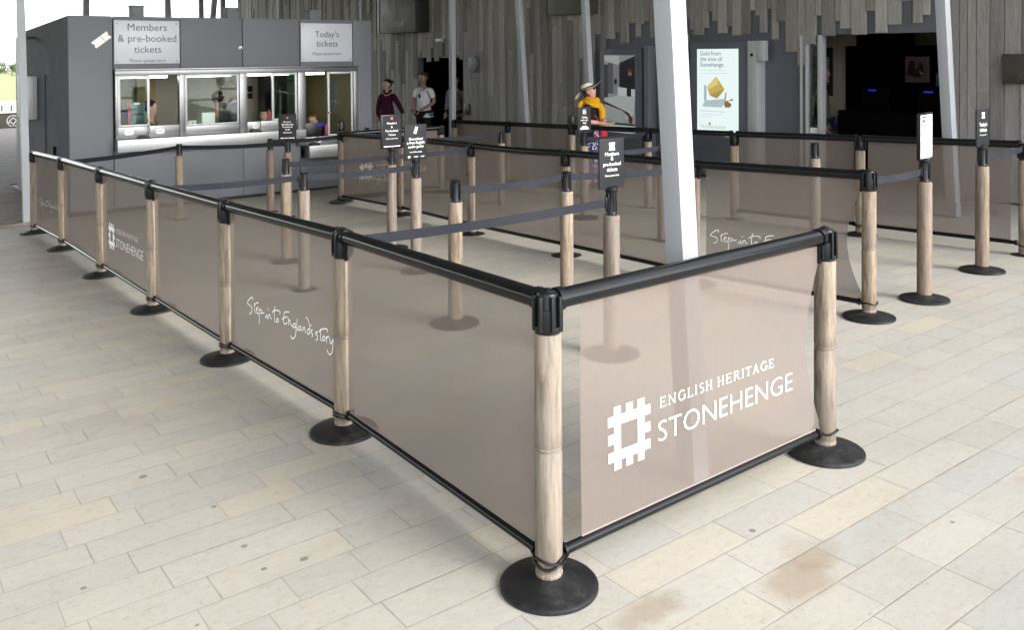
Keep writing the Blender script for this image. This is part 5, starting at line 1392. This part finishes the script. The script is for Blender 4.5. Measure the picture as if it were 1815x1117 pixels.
    if lower and bottom:
        if skirt:
            b = MB(); b.lathe([(.135*k, 1.0*k), (.155*k, .92*k), (.19*k, .6*k), (.22*k, .30*k), (.21*k, .30*k), (.12*k, .98*k)], 22); b.build('skirt', bottom, t, origin=(0, 0, 0))
        else:
            nm_ = ['pelvis']; chs = []
            for q in 'lr': nm_ += ['hip'+q, 'kn'+q, 'an'+q]; chs.append(['pelvis', 'hip'+q, 'kn'+q, 'an'+q])
            sub(nm_, chs, 1.08, .016*k, 'pelvis', 'trousers', bottom)
        for q in 'lr':
            a, c = Vector(J['an'+q][0]), Vector(J['to'+q][0]); b = MB()
            b.ell(tuple(a.lerp(c, .45)+Vector((0, 0, -.005))), (.048*k, .125*k, .042*k), 14); b.build('shoe', MT['black'], t, origin=(0, 0, 0))
    if glasses:
        b = MB()
        for s in (-1, 1):
            if glasses == 'dark': b.ell((s*.034, -.106, 1.652), (.028, .008, .022), 14, 0, fn=HF)
            else: b.tube([HF(s*.034+.024*math.cos(a), -.112, 1.652+.017*math.sin(a)) for a in [2*math.pi*i/14 for i in range(15)]], .0028*k, 6)
            b.tube([HF(s*.058, -.104, 1.658), HF(s*.084, .0, 1.655)], .0028*k, 6)
        b.tube([HF(-.010, -.112, 1.655), HF(.010, -.112, 1.655)], .0028*k, 6)
        b.build('glasses', MT['black'], t, origin=(0, 0, 0))
    if extra: extra(t, k, hk, J)
    return t
# woman in maroon, walking, head turned to her right (our left); camera is towards (-X,-Y), heading about -36 deg
CAMH = -38
def lanyard(t, k, hk, J): pass
def hood(t, k, hk, J):
    b = MB(); b.tube([tuple(k*c for c in p) for p in [(.085*math.cos(a), .02-.07*math.sin(a), 1.47+.025*math.cos(2*a)-.02*math.sin(a)) for a in [2*math.pi*i/20 for i in range(21)]]], .026*k, 10, caps=False)
    b.build('hood', cloth_mat('maroon_cloth', (.045, .006, .022)), t, origin=(0, 0, 0))
person(9.72, 17.15, gz(9.7, 17.1), -50, 'woman in a maroon hooded top with dark tied back hair by the kiosk corner', 1.68,
       pose={'ell': (-.235, .03, 1.12), 'wrl': (-.24, -.02, .90), 'elr': (.27, .05, 1.15), 'wrr': (.40, .02, .93), 'knr': (.09, -.10, .50), 'anr': (.10, -.10, .09), 'tor': (.11, -.25, .03), 'anl': (-.10, .16, .12), 'tol': (-.11, .03, .03)},
       top=cloth_mat('maroon_cloth', (.045, .006, .022)), bottom=cloth_mat('black_cloth', (.012, .012, .014)), hair=((.022, .016, .013), 'bun'), turn=-42, fem=True, extra=hood)
def guard_kit(t, k, hk, J):
    b = MB(); b.tube([(0, -.175*k, 1.36*k), (0, -.18*k, 1.30*k)], .006*k, 8); b.cbox(-.022*k, .022*k, -.187*k, -.178*k, 1.22*k, 1.30*k, .003); b.build('badge', MT['black'], t, origin=(0, 0, 0))
    w, e = Vector(J['wrr'][0]), Vector(J['elr'][0]); d = (w-e).normalized()
    b = MB(); b.tube([tuple(w-d*.018), tuple(w+d*.012)], .034*k, 14); b.build('watch', MT['steel2'], t, origin=(0, 0, 0))
    b = MB(); b.poly([(-.06, 1.43), (-.01, 1.385), (-.03, 1.45)], lambda a, c, d=0: (a*k, -.105*k-d, c*k), th=.01); b.poly([(.06, 1.43), (.01, 1.385), (.03, 1.45)], lambda a, c, d=0: (a*k, -.105*k-d, c*k), th=.01); b.build('collar', cloth_mat('white_shirt_cloth', (.66, .68, .74)), t, origin=(0, 0, 0))
person(10.36, 16.62, gz(10.4, 16.6), -62, 'man in a white short sleeved shirt standing in the dark left doorway', 1.80,
       pose={'ell': (-.25, .0, 1.12), 'wrl': (-.12, -.20, .955), 'elr': (.26, .02, 1.12), 'wrr': (.10, -.225, .975)},
       top=cloth_mat('white_shirt_cloth', (.66, .68, .74)), bottom=cloth_mat('black_cloth', (.012, .012, .014)), sleeves='short', hair=((.05, .035, .028), 'short'), skin=('tanned_skin', (.34, .18, .125)), turn=-25, belly=1.22, extra=guard_kit)
# woman in the sun hat
def hat_kit(t, k, hk, J):
    HF = hk
    straw = cloth_mat('straw', (.74, .68, .52)); b = MB(); vs, fs = [], []
    rr = [(.0, 1.785), (.06, 1.782), (.088, 1.755), (.098, 1.70), (.102, 1.69), (.165, 1.684), (.235, 1.676)]
    n = 30
    for i, (r_, z) in enumerate(rr):
        for j in range(n):
            a = 2*math.pi*j/n
            dz = 0
            if i >= 5:
                dz = (i-4)*(.030*max(0, math.sin(a+2.2))-.035*max(0, math.cos(a-1.6))+.008*math.sin(3*a))
            vs.append(HF(r_*math.cos(a)*1.0, .01+r_*math.sin(a)*1.12, z+dz))
    for i in range(len(rr)-1):
        for j in range(n): a = i*n+j; fs.append((a, i*n+(j+1) % n, (i+1)*n+(j+1) % n, (i+1)*n+j))
    b.add(vs, fs, 0, True); h_ = b.build('hat', straw, t, origin=(0, 0, 0))
    b = MB(); b.tube([HF(.106*math.cos(a), .01+.118*math.sin(a), 1.705) for a in [2*math.pi*i/24 for i in range(25)]], .010*k, 8, caps=False); b.build('hat_band', cloth_mat('black_cloth', (.012, .012, .014)), h_, origin=(0, 0, 0))
    mus = cloth_mat('mustard_cloth', (.60, .29, .012)); b = MB()
    rnd = random.Random(3)
    for q in range(4):
        b.tube([tuple(k*c for c in ((.090+.012*q)*math.cos(a), -.01-(.09+.014*q)*math.sin(a), 1.51-.026*q+.02*math.sin(a+q)-.035*math.sin(a))) for a in [2*math.pi*i/24 for i in range(25)]], (.034-.002*q)*k, 10, caps=False)
    b.tube([tuple(k*c for c in p) for p in ((.05, -.12, 1.42), (.06, -.165, 1.30), (.055, -.17, 1.15), (.06, -.165, 1.0))], [.05*k, .06*k, .055*k, .05*k], 10)
    b.tube([tuple(k*c for c in p) for p in ((-.06, .12, 1.45), (-.15, .14, 1.40), (-.19, .12, 1.33))], [.05*k, .05*k, .03*k], 10)
    b.build('scarf', mus, t, origin=(0, 0, 0))
    b = MB(); b.cbox(-.02*k, .16*k, -.215*k, -.165*k, .86*k, .98*k, .01); b.build('red_bag', MT['red'], t, origin=(0, 0, 0))
    b = MB(); b.tube([tuple(k*c for c in p) for p in ((-.16, .05, 1.42), (-.02, -.15, 1.15), (.10, -.17, .97))], .008*k, 8); b.build('strap', MT['red'], t, origin=(0, 0, 0))
person(8.78, 9.42, gz(8.8, 9.4), 18, 'woman in a straw sun hat and mustard scarf with folded arms by the bedroom cabinet', 1.53,
       pose={'ell': (-.25, -.02, 1.14), 'wrl': (.02, -.245, 1.10), 'elr': (.25, -.04, 1.14), 'wrr': (.0, -.225, 1.165)},
       top=cloth_mat('black_cloth', (.012, .012, .014)), bottom=floral_mat(), sleeves='elbow', hair=((.03, .02, .015), 'bob'), skin=('rosy_skin', (.55, .31, .24)), nod=22, turn=12, glasses='dark', fem=True, skirt=True, extra=hat_kit)
# dim visitors at the doorways
person(11.35, 16.80, gz(11.35, 16.8), -60, 'figure in a pale jacket half hidden at the right edge of the dark left doorway', 1.72,
       top=cloth_mat('stone_cloth', (.22, .20, .18)), bottom=cloth_mat('black_cloth', (.012, .012, .014)), hair=((.05, .05, .05), 'short'))
person(11.75, 7.60, gz(11.7, 7.6), 30, 'visitor in a khaki coat just inside the glazed entrance on the right', 1.68,
       top=cloth_mat('khaki_cloth', (.085, .075, .055)), bottom=cloth_mat('navy_cloth', (.015, .02, .05)), hair=((.06, .055, .05), 'short'), skin=('tanned_skin', (.34, .18, .125)))
# people inside the kiosk, on office chairs behind the desk
FZ = KZ+.062
BLK = cloth_mat('black_cloth', (.012, .012, .014))
def clerk(x, y, hz, face, label, height, top, hair, chairlab, **kw):
    k = height/1.75; sit = (hz-FZ)/k-1.655
    person(x, y, FZ, face, label, height, top=top, bottom=BLK, hair=hair, sit=sit, **kw)
    zs = (.95+sit-.13)*k
    c, s = math.cos(R(face)), math.sin(R(face))
    f = lambda a, b_, d: (x+a*c-b_*s, y+a*s+b_*c, FZ+d)
    t = thing('desk_chair', (x, y, FZ), chairlab, 'chair', 'office chairs in the kiosk')
    b = MB(); b.cbox(-.22, .22, -.25, .2, zs-.07, zs-.01, .02, fn=f); b.build('seat', MT['monitor'], t)
    b = MB(); b.lathe([(.24, .002), (.24, .02), (.03, .04), (.025, zs-.071)], 20, fn=f); b.build('pedestal', MT['black'], t)
    b = MB(); b.cbox(-.2, .2, .215, .25, zs+.10, zs+.46, .015, fn=f); b.tube([(0, .19, zs-.04), (0, .235, zs+.15)], .02, 8, fn=f); b.build('backrest', MT['monitor'], t)
clerk(3.62, 13.75, .92, 60, 'clerk with long dark hair and a brown top behind the left kiosk window', 1.66, cloth_mat('brown_cloth', (.17, .12, .10)), ((.016, .011, .010), 'tail'), 'black office chair of the long haired clerk', fem=True, turn=20)
clerk(4.63, 13.6, 1.03, 150, 'dark haired man in a brown jacket seen from behind in the wide kiosk window', 1.78, cloth_mat('jacket_cloth', (.22, .17, .125)), ((.016, .012, .010), 'short'), 'black office chair of the man in the brown jacket')
clerk(4.95, 13.75, .92, -20, 'red haired clerk behind the monitor in the wide kiosk window', 1.64, BLK, ((.20, .07, .03), 'bob'), 'black office chair of the red haired clerk', fem=True, turn=40)
clerk(5.53, 13.9, .70, -60, 'dark haired clerk half hidden by the stile of the third kiosk window', 1.62, BLK, ((.02, .014, .012), 'bun'), 'black office chair behind the third kiosk window', fem=True)
clerk(6.12, 13.30, .615, CAMH, 'clerk with red brown hair and glasses seated behind the right kiosk window', 1.66, BLK, ((.17, .065, .035), 'bob'), 'black office chair of the clerk in glasses', fem=True, glasses='clear', turn=-8)
